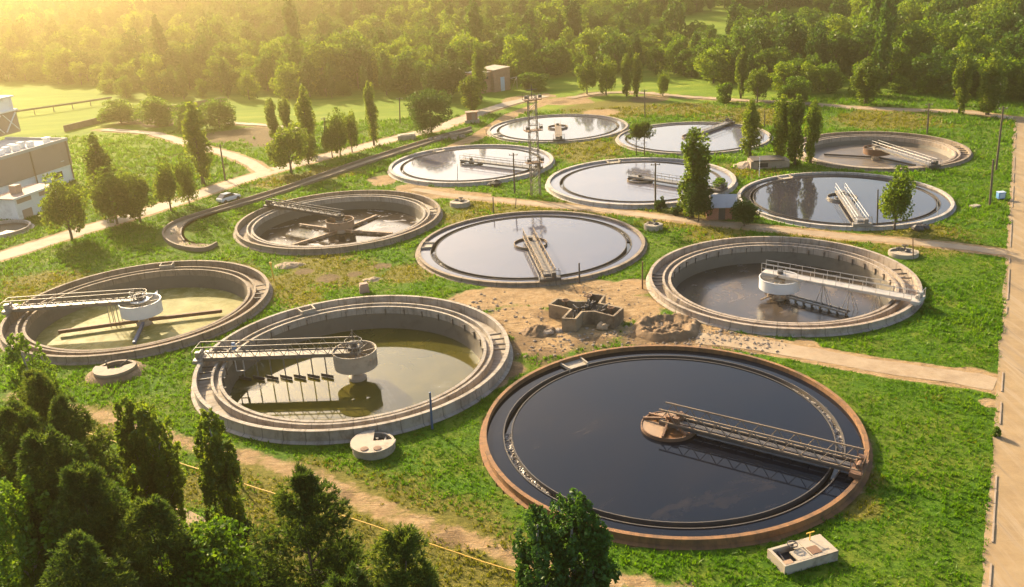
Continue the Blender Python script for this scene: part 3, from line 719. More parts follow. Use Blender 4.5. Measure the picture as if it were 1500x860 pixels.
for a in (0.5, 2.6, 4.7): f.tube((0, 0, hB + 2.3), (1.3 * math.cos(a), 1.3 * math.sin(a), hB + 0.4), 0.035, n=6)
f.build('mast', M['steel_dark'], rB)
f = MB()
for i in range(12):
    a = 2 * PI * i / 12; a2 = a + 2 * PI / 12
    f.tube((0.85 * math.cos(a), 0.85 * math.sin(a), hB + 0.3), (0.85 * math.cos(a), 0.85 * math.sin(a), hB + 1.3), 0.03, n=6)
    for zz in (0.8, 1.3): f.tube((0.85 * math.cos(a), 0.85 * math.sin(a), hB + zz), (0.85 * math.cos(a2), 0.85 * math.sin(a2), hB + zz), 0.03, n=6)
f.build('platform_railing', M['steel'], rB)
f = MB(); f.box((12.2, -0.55, 0.75), (0.35, 0.3, 0.7)); f.build('control_box', M['blue'], brB)

# tank C
rC, aC, zC, brC, hC, RC = low_tank('C', 'leftmost of the big tanks, drained to yellow green algae, with a white drum', (1, 457), M['concrete_brown'], M['concrete_brown'], M['w_algae'], 2.8,
    (2.35, 0.15, 1.5, 'steel_white'), 'steel_worn', 'steel_worn', 'truss', 0, [B0('C', 380, 430) + k for k in (-0.1, 0.0, 0.1, 0.22)], px_ang('C', 250, 383), 0.35, 1.2, 0.2, 1.1)
s = MB(); a = px_ang('C', 287, 460, -1.5); a2 = px_ang('C', 82, 487, -1.5)
s.beam((0.6 * math.cos(a), 0.6 * math.sin(a), zC + 0.5), (9.0 * math.cos(a), 9.0 * math.sin(a), zC + 0.5), 0.3, 0.4)
s.beam((0.6 * math.cos(a2), 0.6 * math.sin(a2), zC + 0.5), (9.4 * math.cos(a2), 9.4 * math.sin(a2), zC + 0.5), 0.3, 0.4)
s.build('scraper_arm', M['rust'], rC)
s = MB(); a = px_ang('C', 194, 503, -1.5); s.beam((0.5 * math.cos(a), 0.5 * math.sin(a), zC + 0.35), (6.2 * math.cos(a), 6.2 * math.sin(a), zC + 0.25), 0.35, 0.3)
s.beam((-0.5 * math.cos(a), -0.5 * math.sin(a), zC + 0.35), (-9.5 * math.cos(a), -9.5 * math.sin(a), zC + 0.6), 0.3, 0.3); s.build('scraper_arm', M['blue_dark'], rC)
s = MB()
for x in (2.7, 3.1, 3.7): s.tube((x, -0.5, 0), (x, -0.5, zC - hC - 0.35), 0.04, n=6); s.tube((x, 0.5, 0), (x, 0.5, zC - hC - 0.35), 0.04, n=6)
s.build('hanging_rod', M['steel'], brC)
s = MB(); s.lathe([(0, hC + 0.22), (1.1, hC + 0.22), (1.1, hC + 0.32), (0, hC + 0.35)], 40, False); s.build('drum_lid', M['steel_white'], rC)
s = MB()
for i in range(14): 
    a = random.random() * 6.28; r = 0.3 + 0.7 * random.random()
    s.tube((r * math.cos(a), r * math.sin(a), hC + 0.3), (r * math.cos(a) * 0.9, r * math.sin(a) * 0.9, hC + 1.0 + 0.5 * random.random()), 0.035, n=6)
for zz in (0.9, 1.3): s.lathe([(0.95, hC + zz), (1.0, hC + zz), (1.0, hC + zz + 0.05), (0.95, hC + zz + 0.05)], 24)
s.build('platform_railing', M['steel'], rC)

# tank E
rE, aE, zE, brE, hE, RE = low_tank('E', 'pale walled tank on the right with brown sludge, white drum and railed walkway', (1335, 440), M['concrete_pale'], M['concrete_pale'], M['w_brown'], 2.7,
    (2.3, -0.15, 1.25, 'steel_white'), 'steel_pale', 'steel_pale', 'rail', 40, [B0('E', 960, 412) + k for k in (-0.16, -0.08, 0.0, 0.08)] + [B0('E', 1330, 400) + k for k in (-0.1, 0.0, 0.1)], None, 0.3, 1.2, -2.0, 1.15, 'steel_pale')
s = MB(); a = aE - 0.12
for y in (-0.35, 0.35): s.beam((0.8 * math.cos(a) - y * math.sin(a), 0.8 * math.sin(a) + y * math.cos(a), zE + 0.55), (8.4 * math.cos(a) - y * math.sin(a), 8.4 * math.sin(a) + y * math.cos(a), zE + 0.4), 0.16, 0.2)
for i in range(8):
    r = 1.2 + i; s.beam((r * math.cos(a) - .35 * math.sin(a), r * math.sin(a) + .35 * math.cos(a), zE + 0.5), (r * math.cos(a) + .35 * math.sin(a), r * math.sin(a) - .35 * math.cos(a), zE + 0.1), 0.06, 0.5)
s.build('scraper_arm', M['steel'], rE)
s = MB()
for k in (2.0, 2.6, 4.2): s.beam((0.7 * math.cos(aE + k), 0.7 * math.sin(aE + k), zE + 0.6), (2.6 * math.cos(aE + k), 2.6 * math.sin(aE + k), zE + 0.3), 0.14, 0.14)
for i in range(6): s.rock((1.0 * math.cos(i), 1.0 * math.sin(i), zE + 0.4), 0.35, i)
s.build('scraper_hub', M['block_brown'], rE)
for x in (5.0, 8.0, 11.0):
    s = MB()
    for dx, dy in ((-0.9, 0.6), (-0.35, 0.9), (0.35, 0.9), (0.9, 0.6), (0, -0.6)): s.tube((x, 0, -0.2), (x + dx, dy, zE - hE - 0.25), 0.035, n=6)
    s.build('strut_fan', M['steel_pale'], brE)

# tank F
rF, aF, zF, brF, hF, RF = low_tank('F', 'brown rimmed tank left of centre with foamy black sludge and a rusty drum', (388, 299), M['concrete_brown'], M['concrete'], M['w_black'], 2.5,
    (2.1, -0.55, 1.0, 'rust_pale'), 'steel_dark', 'steel_dark', 'truss', 0, [B0('F', 640, 310) + k for k in (-0.1, 0.0, 0.12)], None, 0.1, 0.9, -0.6, 0.8, 'steel_dark')
for k, e in ((0, (400, 325)), (1, (590, 345)), (2, (440, 358)), (3, (570, 310))):
    a = px_ang('F', *e, zF); s = MB()
    s.beam((0.6 * math.cos(a), 0.6 * math.sin(a), zF + 0.22), (8.6 * math.cos(a), 8.6 * math.sin(a), zF + 0.15), 0.4, 0.45)
    for i in range(5):
        r = 2 + i * 1.5; s.rock((r * math.cos(a), r * math.sin(a), zF + 0.1), 0.55, i + 10 * k, 0.5)
    s.build('scraper_arm', M['rust_pale'], rF)
# tank L
rL, aL, zL, brL, hL, RL = low_tank('L', 'far right drained tank with brown mud, rusty drum and sloping bridge', (1357, 241), M['concrete_brown'], M['concrete_pale'], M['w_grey'], 1.9,
    (2.3, 0.1, 1.0, 'rust'), 'steel_pale', 'steel', 'rail', 0, [B0('L', 1410, 220) + k for k in (-0.2, -0.1, 0.0, 0.1, 0.2)], None, 0.25, 1.1, -0.8, 1.0, 'steel_dark')
s = MB(); a = px_ang('L', 1350, 233); s.beam((0.6 * math.cos(a), 0.6 * math.sin(a), zL + 0.3), (8 * math.cos(a), 8 * math.sin(a), zL + 0.25), 0.35, 0.3)
a = px_ang('L', 1240, 218); s.beam((0.6 * math.cos(a), 0.6 * math.sin(a), zL + 0.3), (9 * math.cos(a), 9 * math.sin(a), zL + 0.25), 0.35, 0.3); s.build('scraper_arm', M['steel_dark'], rL)

# small tank M at the left edge
cx, cy_, R, hr = TK['M']
rM = thing('small_tank', 'small low round tank with whitish rim beside the pale block building', 'tank', (cx, cy_, 0))
b = MB(); b.lathe([(R + 0.4, -0.5), (R + 0.38, 0.04), (R, 0.1), (R, hr), (R - 0.35, hr), (R - 0.35, -1)], 72); b.build('outer_wall', M['rim_white'], rM)
b = MB(); b.disc(R - 0.3, hr - 0.45, 64); b.build('water', M['w_brown'], rM)

# ------------------------------------------------------------------ concrete channel
def wall_line(P, h, w, z0=-0.2):
    b = MB()
    for a, c in zip(P[:-1], P[1:]):
        d = c - a; L = np.hypot(*d); d = d / L
        b.beam((a[0] - d[0] * w * 0.3, a[1] - d[1] * w * 0.3, (h + z0) / 2 + random.random() * 0.01), (c[0] + d[0] * w * 0.3, c[1] + d[1] * w * 0.3, (h + z0) / 2), w, h - z0)
    return b
def smooth_pl(P, n=4):
    P = np.asarray(P, float); out = []
    for i in range(len(P) - 1):
        p0, p1, p2, p3 = P[max(i - 1, 0)], P[i], P[i + 1], P[min(i + 2, len(P) - 1)]
        for k in range(n):
            t = k / n; out.append(0.5 * ((2 * p1) + (-p0 + p2) * t + (2 * p0 - 5 * p1 + 4 * p2 - p3) * t * t + (-p0 + 3 * p1 - 3 * p2 + p3) * t ** 3))
    out.append(P[-1]); return np.array(out)
CH1 = smooth_pl(PL([(690, 189), (620, 209), (520, 241), (420, 276), (340, 301), (262, 326), (240, 343), (247, 357), (270, 366), (300, 368), (318, 360)]), 5)
CH2 = smooth_pl(PL([(692, 193), (640, 207.5), (545, 238.5), (450, 271), (370, 297), (300, 317), (272, 330), (265, 345), (270, 355)]), 5)
chn = thing('concrete_channel', 'long brown concrete channel running from the brick kiosk to its hooked left end', 'channel', (*CH1[25], 0))
off = -np.array(CH1[25])
wall_line(CH1 + off, 0.6, 0.22).build('side_wall', M['block_brown'], chn)
wall_line(CH2 + off, 0.4, 0.22).build('side_wall', M['block_brown'], chn)
n = 60
A1 = np.stack([np.interp(np.linspace(0, 1, n), np.linspace(0, 1, len(CH1)), CH1[:, k]) for k in (0, 1)], 1) + off
A2 = np.stack([np.interp(np.linspace(0, 1, n), np.linspace(0, 1, len(CH2)), CH2[:, k]) for k in (0, 1)], 1) + off
V = [(*p, 0.12) for p in A1] + [(*p, 0.12) for p in A2]
MB().add(V, [(i, i + 1, n + i + 1, n + i) for i in range(n - 1)]).build('channel_bed', M['dirt'], chn)

# ------------------------------------------------------------------ small chambers and yard things
def valve(b, x, y, z, s=1.0, mat=0):
    b.tube((x, y, z), (x, y, z + 0.7 * s), 0.07 * s, n=8, mat=mat); b.lathe([(0.26 * s, z + 0.7 * s), (0.32 * s, z + 0.7 * s), (0.32 * s, z + 0.76 * s), (0.26 * s, z + 0.76 * s)], 14, c=(x, y, 0), mat=mat)
    b.beam((x - 0.3 * s, y, z + 0.73 * s), (x + 0.3 * s, y, z + 0.73 * s), 0.05, 0.05, mat)

p = G(548, 658)
t = thing('valve_chamber', 'cream round chamber with two rusty hatches beside the grey tank', 'chamber', p)
b = MB(); r = 1.85; a0, a1 = 1.62, 2 * PI + 0.05
poly = [(0, 0)] + [(r * math.cos(k), r * math.sin(k)) for k in np.linspace(a0, a1, 40)]
b.prism(poly, 0.62, 0.8); b.build('cover_slab', M['block'], t)
b = MB(); b.lathe([(r - 0.1, -0.2), (r - 0.1, 0.615), (r - 0.3, 0.615), (r - 0.3, -0.2)], 48); b.build('wall', M['block'], t)
b = MB(); b.disc(r - 0.3, 0.15, 40); b.build('wet_floor', M['dark'], t)
for x in (-0.55, 0.5):
    b = MB(); b.lathe([(0, 0.8), (0.32, 0.8), (0.32, 0.86), (0, 0.88)], 20, False, c=(0, 0, 0)); b.build('hatch', M['rust'], t, (x, -1.25, 0.004))
b = MB(); b.tube((0.3, 0.3, 0.2), (0.3, 0.3, 0.85), 0.12, n=10); b.tube((0.9, 0.25, 0.35), (0.9, 1.4, 0.35), 0.13, n=10); b.build('pipe', M['steel_dark'], t)

p = G(170, 546)
t = thing('valve_chamber', 'crumbling brown round chamber with an open zigzag slot in the grass', 'chamber', p)
b = MB(); r = 2.05
top = [(r * math.cos(k), r * math.sin(k)) for k in np.linspace(PI * 0.95, 2 * PI + 0.35, 40)] + [(1.0, 0.2), (0.7, -0.5), (-0.5, -0.55), (-0.8, 0.1)]
b.prism(top, 0.5, 0.72); b.build('cover_slab', M['stone'], t)
b = MB(); b.lathe([(r - 0.08, -0.2), (r - 0.02, 0.495), (r - 0.3, 0.495), (r - 0.3, -0.2)], 40); b.build('wall', M['block_brown'], t)
b = MB(); b.lathe([(r + 0.9, -0.05), (r + 0.2, 0.35), (r - 0.05, 0.3)], 40, False); b.build('earth_bank', M['soil'], t)
b = MB(); b.disc(r - 0.3, 0.12, 40); b.build('wet_floor', M['dark'], t)
b = MB(); b.tube((-1.2, 0.9, 0.2), (-1.2, 0.9, 0.95), 0.05, n=8); b.tube((0.1, 1.0, 0.3), (1.0, 1.25, 0.9), 0.06, n=8); b.build('pipe', M['steel_dark'], t)

q = [G(1127, 805, .6), G(1203, 784, .6), G(1226, 809, .6), G(1147, 833, .6)]
c = sum(q, Vector()) / 4; c.z = 0; ux = ((q[1] - q[0]) + (q[2] - q[3])); ang = math.atan2(ux.y, ux.x); Lx = ux.length / 2; Ly = ((q[3] - q[0]).length + (q[2] - q[1]).length) / 2
t = thing('valve_chamber', 'cream rectangular chamber with open pits in the front right grass', 'chamber', c, ang)
hx, hy = Lx / 2, Ly / 2
b = MB()
for (x0, y0, x1, y1) in ((-hx, -hy + .1, hx, -hy + .1), (-hx, hy - .1, hx, hy - .1)): b.box(((x0 + x1) / 2, y0, 0.25), (Lx, 0.2, 0.9))
for x in (-hx + .1, hx - .1): b.box((x, 0, 0.25), (0.2, Ly - 0.4, 0.9))
b.build('wall', M['block'], t)
b = MB(); b.box((hx * 0.55, 0, 0.66), (hx * 0.9, Ly * 1.0, 0.1)); b.box((-hx * 0.05, hy * 0.62, 0.655), (hx * 0.28, hy * 0.75, 0.1)); b.build('cover_slab', M['block'], t)
b = MB(); b.box((-hx * 0.2, -hy * 0.35, 0.66), (hx * 0.5, hy * 1.05, 0.1)); b.build('cover_slab', M['block'], t)
b = MB(); b.box((hx * 0.32, -hy * 0.3, 0.73), (hx * 0.36, hy * 0.75, 0.03)); b.build('hatch', M['rust'], t)
b = MB(); b.box((0, 0, 0.15), (Lx - 0.42, Ly - 0.42, 0.1)); b.build('wet_floor', M['dark'], t)
b = MB(); b.box((-hx * 0.78, -hy * 0.68, 0.69), (hx * 0.3, hy * 0.4, 0.05)); b.build('rusty_plate', M['rust_pale'], t)
b = MB(); valve(b, -hx * 0.25, hy * 0.45, 0.2, 1.1); b.tube((-hx * 0.7, -hy * 0.3, 0.3), (-hx * 0.7, hy * 0.7, 0.5), 0.06, n=8); b.build('valve', M['steel_dark'], t)
b = MB(); b.tube((hx * 0.5, hy * 0.7, 0.7), (hx * 0.5, hy * 0.7, 1.3), 0.04, n=6); b.beam((hx * 0.35, hy * 0.7, 1.3), (hx * 0.65, hy * 0.7, 1.3), 0.06, 0.06); b.build('valve_key', M['yellow'], t)

def round_pit(px, py, r, label, h=0.55, mat='block', dark=True):
    p = G(px, py); t = thing('manhole', label, 'manhole', p)
    b = MB(); b.lathe([(r, -0.2), (r, h), (r - 0.25, h), (r - 0.25, -0.2)], 40); b.build('wall', M[mat], t)
    b = MB(); b.prism([(r * 0.98 * math.cos(k), r * 0.98 * math.sin(k)) for k in np.linspace(PI, 2 * PI, 24)], h + 0.004, h + 0.12); b.build('cover_slab', M['block'], t)
    b = MB(); b.disc(r - 0.2, 0.1, 32); b.build('wet_floor', M['dark'], t)
    b = MB(); valve(b, 0.2, 0.2, 0.3, 1.2); valve(b, -0.5, 0.3, 0.2, 1.0); b.rock((0.3, -0.4, h + 0.2), 0.35, 3); b.build('valve', M['steel_dark'], t); return t
round_pit(674, 301, 1.6, 'round concrete manhole with valves beside the brown rimmed tank', 0.6)
round_pit(957, 335, 1.3, 'round concrete manhole with valves by the path right of the middle tank', 0.6)
round_pit(1323, 374, 1.75, 'round grey manhole in the grass above the pale walled tank', 0.45)

# branched splitter chamber in the clearing
zt = 1.5
out = [(145, 205), (210, 155), (365, 182), (470, 178), (476, 112), (605, 130), (560, 195), (640, 210), (755, 235), (680, 303), (520, 262), (415, 265), (360, 325), (255, 320), (325, 245), (235, 222)]
W = [G(780 + x / 5.735, 410 + y / 5.735, zt) for x, y in out]
cc = sum(W, Vector()) / len(W); cc.z = 0
t = thing('splitter_chamber', 'cross shaped open concrete chamber with rusty gear in the sandy clearing', 'chamber', cc)
poly = np.array([(w.x - cc.x, w.y - cc.y) for w in W])
wall_line(np.vstack([poly, poly[:1]]), zt, 0.24, -0.2).build('wall', M['chamber'], t)
MB().prism([tuple(p) for p in poly], -0.1, 0.6).build('wet_floor', M['dark'], t)
b = MB()
for i in range(22):
    k = random.randrange(len(poly)); f = random.random() * 0.75
    x, y = poly[k] * f; b.tube((x, y, 0.5), (x + 0.1, y, 1.2 + random.random() * 0.8), 0.05 + 0.05 * random.random(), n=6)
    if i % 3 == 0: b.beam((x, y, 1.4), (x + random.uniform(-1, 1), y + random.uniform(-1, 1), 1.5), 0.1, 0.1)
for q_, s_ in ((1, 1.3), (4, 1.5), (8, 1.2)):
    v_ = MB(); valve(v_, poly[q_][0] * 0.7, poly[q_][1] * 0.7, 0.6, s_); v_.build('valve', M['rust'], t)
for q_ in (1, 4, 8, 13, 11): b.beam((0, 0, 0.66), (poly[q_][0] * 0.75, poly[q_][1] * 0.75, 0.66), 0.14, 0.14)
b.build('gate_gear', M['steel_dark'], t)

def heap(px, py, R, prof, name, label, cat, mat, seed=1, asp=1.0, rz=0.0, amp=0.18):
    p = G(px, py); nr, na = 30, 90; V = []; F = []
    ox, oy = seed * 37.0, seed * 11.0
    for i in range(nr + 1):
        r = i / nr
        for j in range(na):
            a = 2 * PI * j / na; rr = R * r * (1 + 0.16 * (fnoise(np.array(math.cos(a) * 2 + ox), np.array(math.sin(a) * 2 + oy), 1.0, 3) - 0.5) * 2)
            x, y = rr * math.cos(a), rr * math.sin(a) * asp
            z = np.interp(r, [q[0] for q in prof], [q[1] for q in prof]) + amp * 2 * (float(fnoise(np.array(x + ox), np.array(y + oy), 0.55, 4)) - 0.5) * min(1, (1 - r) * 4)
            V.append((x, y, z - 0.05 * (r > 0.97)))
    for i in range(nr):
        for j in range(na):
            q = (j + 1) % na; F.append((i * na + j, (i + 1) * na + j, (i + 1) * na + q, i * na + q))
    b = MB(); b.add(V, F); o = b.build(name, mat, None, p, rz, smooth=True); return tag(o, label, cat)
heap(976, 482, 3.7, [(0, 0.15), (0.48, 0.15), (0.64, 0.42), (0.77, 0.62), (0.9, 0.32), (1, 0.0)], 'soil_mound', 'ring shaped brown soil mound with sandy hollow beside the pale walled tank', 'soil mound', M['soil'], 1, 0.9, amp=0.42)
heap(424, 389, 2.1, [(0, 0.35), (0.5, 0.3), (1, 0)], 'sand_heap', 'flat pale sand heap near the yellow post', 'sand heap', M['sand'], 2, 0.6)
heap(545, 410, 1.4, [(0, 0.25), (0.5, 0.2), (1, 0)], 'sand_heap', 'small sand heap above the grey concrete tank', 'sand heap', M['sand'], 3, 0.6)
heap(1100, 243, 3.2, [(0, 1.0), (0.5, 0.7), (1, 0)], 'soil_mound', 'grey earth bank heaped against the low concrete shelter', 'soil mound', M['stone'], 4, 0.7)
heap(790, 486, 2.0, [(0, 0.7), (0.5, 0.45), (1, 0)], 'soil_mound', 'low soil mound left of the cross shaped chamber', 'soil mound', M['soil'], 5, 0.8, amp=0.3)

b = MB(); b.box((0, 0, 0.45), (1.2, 0.9, 1.0), 0.2, taper=0.9); b.box((0, 0, 1.0), (0.9, 0.7, 0.3), 0.3)
tag(b.build('concrete_stub', M['brick'], None, G(534, 428)), 'short pinkish concrete stub at the back rim of the grey concrete tank', 'stub')
p = G(402, 412); h = height_at(p, 386)
t = thing('marker_post', 'thin yellow marker post beside the pale sand heap', 'post', p)
MB().tube((0, 0, -0.1), (-0.15, 0, h), 0.09, 0.07, 8).build('shaft', M['yellow'], t)
b = MB(); b.box((-0.15, 0, h), (0.3, 0.12, 0.35)); b.build('marker_plate', M['yellow'], t)
b = MB()
b.rock((0, 0, 0.15), 0.75, 1, 0.45); b.rock((1.2, 0.5, 0.1), 0.5, 2, 0.5)
tag(b.build('boulder', M['stone'], None, G(803, 489)), 'pale broken slabs lying left of the cross shaped chamber', 'rubble')
b = MB(); b.rock((0, 0, 0.3), 0.7, 5, 0.6); tag(b.build('boulder', M['sand'], None, G(883, 482)), 'sandy boulder leaning at the front wall of the cross shaped chamber', 'boulder')
b = MB()
for i in range(16): b.rock((random.gauss(0, 1.8), random.gauss(0, .8), 0.3), 0.35 + 0.4 * random.random(), i)
b.lathe([(0.5, 0.5), (0.9, 0.5), (0.9, 0.85), (0.5, 0.85)], 18, c=(1.6, -0.4, 0)); b.lathe([(0.5, 0.9), (0.85, 0.9), (0.85, 1.2), (0.5, 1.2)], 18, c=(1.5, -0.3, 0))
tag(b.build('rubble_pile', [M['stone']], None, G(654, 204)), 'grey rubble pile beside the channel near the round dark tree', 'rubble')
b = MB(); b.box((0, 0, 0.5), (3.8, 2.2, 1.0), 0.1); b.box((0.2, 0.1, 1.07), (3.0, 1.5, 0.14), 0.1)
tag(b.build('concrete_block', M['block'], None, G(596, 204)), 'low concrete block beside the dirt road left of the round dark tree', 'concrete block')
b = MB(); b.rock((0, 0, 0.3), 0.8, 3); b.rock((0.9, 0.2, 0.25), 0.6, 4); b.tube((-0.8, 0, 0.1), (0.6, 0.3, 0.9), 0.1, n=8)
tag(b.build('scrap_lump', M['steel_dark'], None, G(1345, 337)), 'dark scrap lump in the grass right of the multi stemmed tree', 'scrap')
b = MB(); b.rock((0, 0, 0.3), 1.0, 8); b.rock((-0.9, 0.2, 0.2), 0.6, 9)
tag(b.build('scrap_lump', M['dark'], None, G(727, 272)), 'dark lump at the front rim of the tank behind the mast', 'scrap')

# foreground yellow pipe on posts
pa, pb = G(60, 612, 0.45), G(900, 885, 0.45)
t = thing('gas_pipe', 'long thin yellow gas pipe on short posts along the sandy front track', 'pipe', (pa.x, pa.y, 0))
d = pb - pa
pts = [(d.x * i / 30, d.y * i / 30, 0.45 + 0.03 * math.sin(i * 1.7)) for i in range(31)]
MB().path(pts, 0.045, 8).build('pipe', M['yellow'], t)
for i in range(0, 31, 2):
    MB().tube((pts[i][0], pts[i][1], -0.1), (pts[i][0], pts[i][1], 0.42), 0.035, n=6).build('pipe_support', M['rust'], t)

# blue cabinet by the road
t = thing('cabinet', 'small sky blue cabinet in the grass beside the right road', 'cabinet', G(1465, 292))
b = MB(); b.box((0, 0, 0.62), (0.95, 0.75, 0.9)); b.build('body', M['blue'], t)
b = MB(); b.box((0, 0, 1.1), (1.05, 0.85, 0.06)); b.build('lid', M['blue_door'], t)
b = MB(); b.box((0.05, -0.385, 0.62), (0.7, 0.02, 0.7)); b.build('door', M['blue_door'], t)
b = MB()
for x in (-0.35, 0.35): b.box((x, 0, 0.1), (0.1, 0.6, 0.2))
b.build('leg', M['steel_dark'], t)
b = MB(); b.box((0, 0, 0.12), (1.3, 0.9, 0.25), 0.4)
tag(b.build('concrete_slab', M['block'], None, G(1428, 303)), 'little flat slab in the grass left of the blue cabinet', 'slab')

# ------------------------------------------------------------------ poles
POLES = [  # base px, top px, label, material, radius, crossarm
    ((633, 628), (630, 576), 'dark blue steel post at the near wall of the grey concrete tank', 'blue_dark', 0.10, 0),
    ((353, 714), (349, 674), 'short rusty post beside the yellow pipe', 'rust', 0.08, 0),
    ((849, 415), (848, 386), 'short dark post at the front rim of the middle tank', 'steel_dark', 0.11, 0),
    ((941, 423), (941, 384), 'rusty post at the left rim of the pale walled tank', 'rust', 0.09, 0),
    ((723, 313), (722, 290), 'short dark post behind the back rim of the middle tank', 'steel_dark', 0.09, 0),
    ((754, 284), (752, 224), 'dark wooden pole just left of the lattice mast', 'wood', 0.13, 1),
    ((670, 268), (670, 241), 'thin grey rod at the near rim of the tank behind the mast', 'steel', 0.05, 0),
    ((945, 173), (944, 131), 'wooden pole in the dry field between the two farthest tanks', 'wood', 0.13, 1),
    ((960, 303), (960, 238), 'dark wooden pole in front of the tank with pine reflections', 'wood', 0.13, 1),
    ((1358, 197), (1361, 151), 'wooden pole behind the far right drained tank', 'wood', 0.15, 1),
    ((1450, 300), (1455, 234), 'short leaning prop pole near the blue cabinet', 'wood', 0.15, 0),
    ((1459, 250), (1470, 156), 'tallest pale pole beside the upper right road', 'wood', 0.16, 1),
    ((1462, 158), (1467, 118), 'pale pole behind the rightmost back poplar', 'bark_pale', 0.13, 1),
    ((1285, 332), (1286, 278), 'thin dark post left of the multi stemmed tree', 'steel_dark', 0.10, 0),
    ((1338, 380), (1337, 351), 'thin rusty rod beside the round grey manhole', 'rust', 0.07, 0),
    ((330, 264), (322, 211), 'leaning wooden pole by the left dirt road beneath the tall poplar', 'wood', 0.14, 1),
    ((476, 208), (475, 172), 'wooden pole standing among the row of left road trees', 'wood', 0.14, 1),
    ((586, 182), (585, 143), 'wooden pole in the meadow left of the round dark tree', 'wood', 0.14, 1),
    ((141, 312), (135, 259), 'wooden pole beside the bushy tree by the pale block building', 'wood', 0.14, 1),
    ((1112, 260), (1113, 231), 'thin white post at the back left rim of the poplar mirroring tank', 'steel_white', 0.06, 0),
    ((1120, 186), (1120, 163), 'short brown stake behind the far pale tank', 'wood', 0.1, 0),
    ((1373, 320), (1374, 293), 'thin pale rod at the right rim of the poplar mirroring tank', 'steel_pale', 0.05, 0),
    ((755, 305), (756, 290), 'stubby dark stake on the path behind the middle tank', 'steel_dark', 0.06, 0),
]
for (bx, by), (tx, ty), lab, mt, r, arm in POLES:
    p = G(bx, by); h = height_at(p, ty); tp = None
    best = min(((PJ(p.x + dx, p.y, h)[0] - tx) ** 2, dx) for dx in np.linspace(-3, 3, 121)); dx = float(best[1])
    dx = max(-h * 0.17, min(h * 0.17, dx))
    t = thing('utility_pole' if arm else 'post', lab, 'pole' if arm else 'post', p)
    b = MB(); b.path([(0, 0, -0.2), (dx * 0.5, 0, h * 0.5), (dx, 0, h)], [r * 1.1, r, r * 0.8], 10); b.build('shaft', M[mt], t)
    if arm:
        b = MB(); b.beam((dx - 0.7, 0, h - 0.35), (dx + 0.7, 0, h - 0.35), 0.1, 0.1); b.build('crossarm', M[mt], t)
        b = MB()
        for x in (-0.6, 0.6): b.lathe([(0, h - 0.3), (0.06, h - 0.3), (0.07, h - 0.14), (0, h - 0.1)], 8, False, c=(dx + x, 0, 0))
        b.build('insulator', M['steel_pale'], t)
    else:
        b = MB(); b.lathe([(0, h), (r * 1.05, h), (r * 1.05, h + 0.06), (0, h + 0.08)], 10, False, c=(dx, 0, 0)); b.build('cap', M[mt], t)

# ------------------------------------------------------------------ lattice mast
p = G(785, 288); h = height_at(p, 140)
t = thing('lattice_mast', 'tall rusty lattice mast with three platforms in the middle of the plant', 'mast', p, 0.25)
w = 0.72; b = MB()
for x in (-w, w):
    for y in (-w * 0.6, w * 0.6): MB().beam((x, y, -0.2), (x * 0.85, y * 0.85, h), 0.11, 0.11).build('leg', M['steel_dark'], t)
n = 14
for i in range(n):
    z0, z1 = h * i / n, h * (i + 1) / n; k = 1 - 0.15 * (i + 0.5) / n
    for y in (-w * 0.6 * k, w * 0.6 * k):
        b.beam((-w * k, y, z0), (w * k, y, z1) if i % 2 else (w * k, y, z1), 0.05, 0.05); b.beam((-w * k, y, z1), (w * k, y, z1), 0.05, 0.05)
    for x in (-w * k, w * k):
        b.beam((x, -w * 0.6 * k, z0), (x, w * 0.6 * k, z1), 0.05, 0.05); b.beam((x, -w * 0.6 * k, z1), (x, w * 0.6 * k, z1), 0.05, 0.05)
b.build('bracing', M['steel_dark'], t)
for zz in (height_at(p, 238), height_at(p, 191), h - 0.6):
    b = MB(); b.box((0, 0, zz), (2.7, 1.5, 0.12)); po = b.build('platform', M['rust'], t)
    b = MB()
    for x in (-1.3, 1.3):
        for y in (-0.7, 0.7): b.beam((x, y, zz), (x, y, zz + 0.9), 0.05, 0.05)
    for y in (-0.7, 0.7): b.beam((-1.3, y, zz + 0.9), (1.3, y, zz + 0.9), 0.05, 0.05)
    b.build('guard_rail', M['rust'], po)
    for x in (-1.1, 1.1):
        b = MB(); b.box((x, -0.65, zz + 0.5), (0.5, 0.4, 0.4)); b.build('floodlight', M['steel_dark'], po)
b = MB(); b.tube((0, 0, h - 0.6), (0, 0, h + 1.6), 0.06, n=6); b.beam((-0.9, 0, h + 0.9), (0.9, 0, h + 0.9), 0.08, 0.08); b.build('lightning_rod', M['steel_dark'], t)

# ------------------------------------------------------------------ buildings
def brick_mat(name, a, b_, mortar, scale=3.0):
    m = bpy.data.materials.new(name); t = NT(m)
    bt = t.n.new('ShaderNodeTexBrick'); bt.inputs['Scale'].default_value = scale
    bt.inputs['Color1'].default_value = (*a, 1); bt.inputs['Color2'].default_value = (*b_, 1); bt.inputs['Mortar'].default_value = (*mortar, 1)
    mp = t.n.new('ShaderNodeMapping'); mp.inputs['Rotation'].default_value = (PI / 2, 0, 0)
    t.l.new(t.pos(), mp.inputs[0]); t.l.new(mp.outputs[0], bt.inputs['Vector'])
    c = t.mix(t.rampf(t.noise(0.6, 7, 0.7), 0.45, 0.75), bt.outputs[0], (a[0] * 0.6, a[1] * 0.6, a[2] * 0.6))
    t.setc(c); t.rough(0.9); return m
M['brickwork'] = brick_mat('pink_brickwork', (0.4, 0.2, 0.12), (0.33, 0.155, 0.09), (0.36, 0.25, 0.18), 1.2)
M['brickwork_red'] = brick_mat('red_brickwork', (0.4, 0.14, 0.08), (0.32, 0.11, 0.06), (0.36, 0.26, 0.2), 2.0)

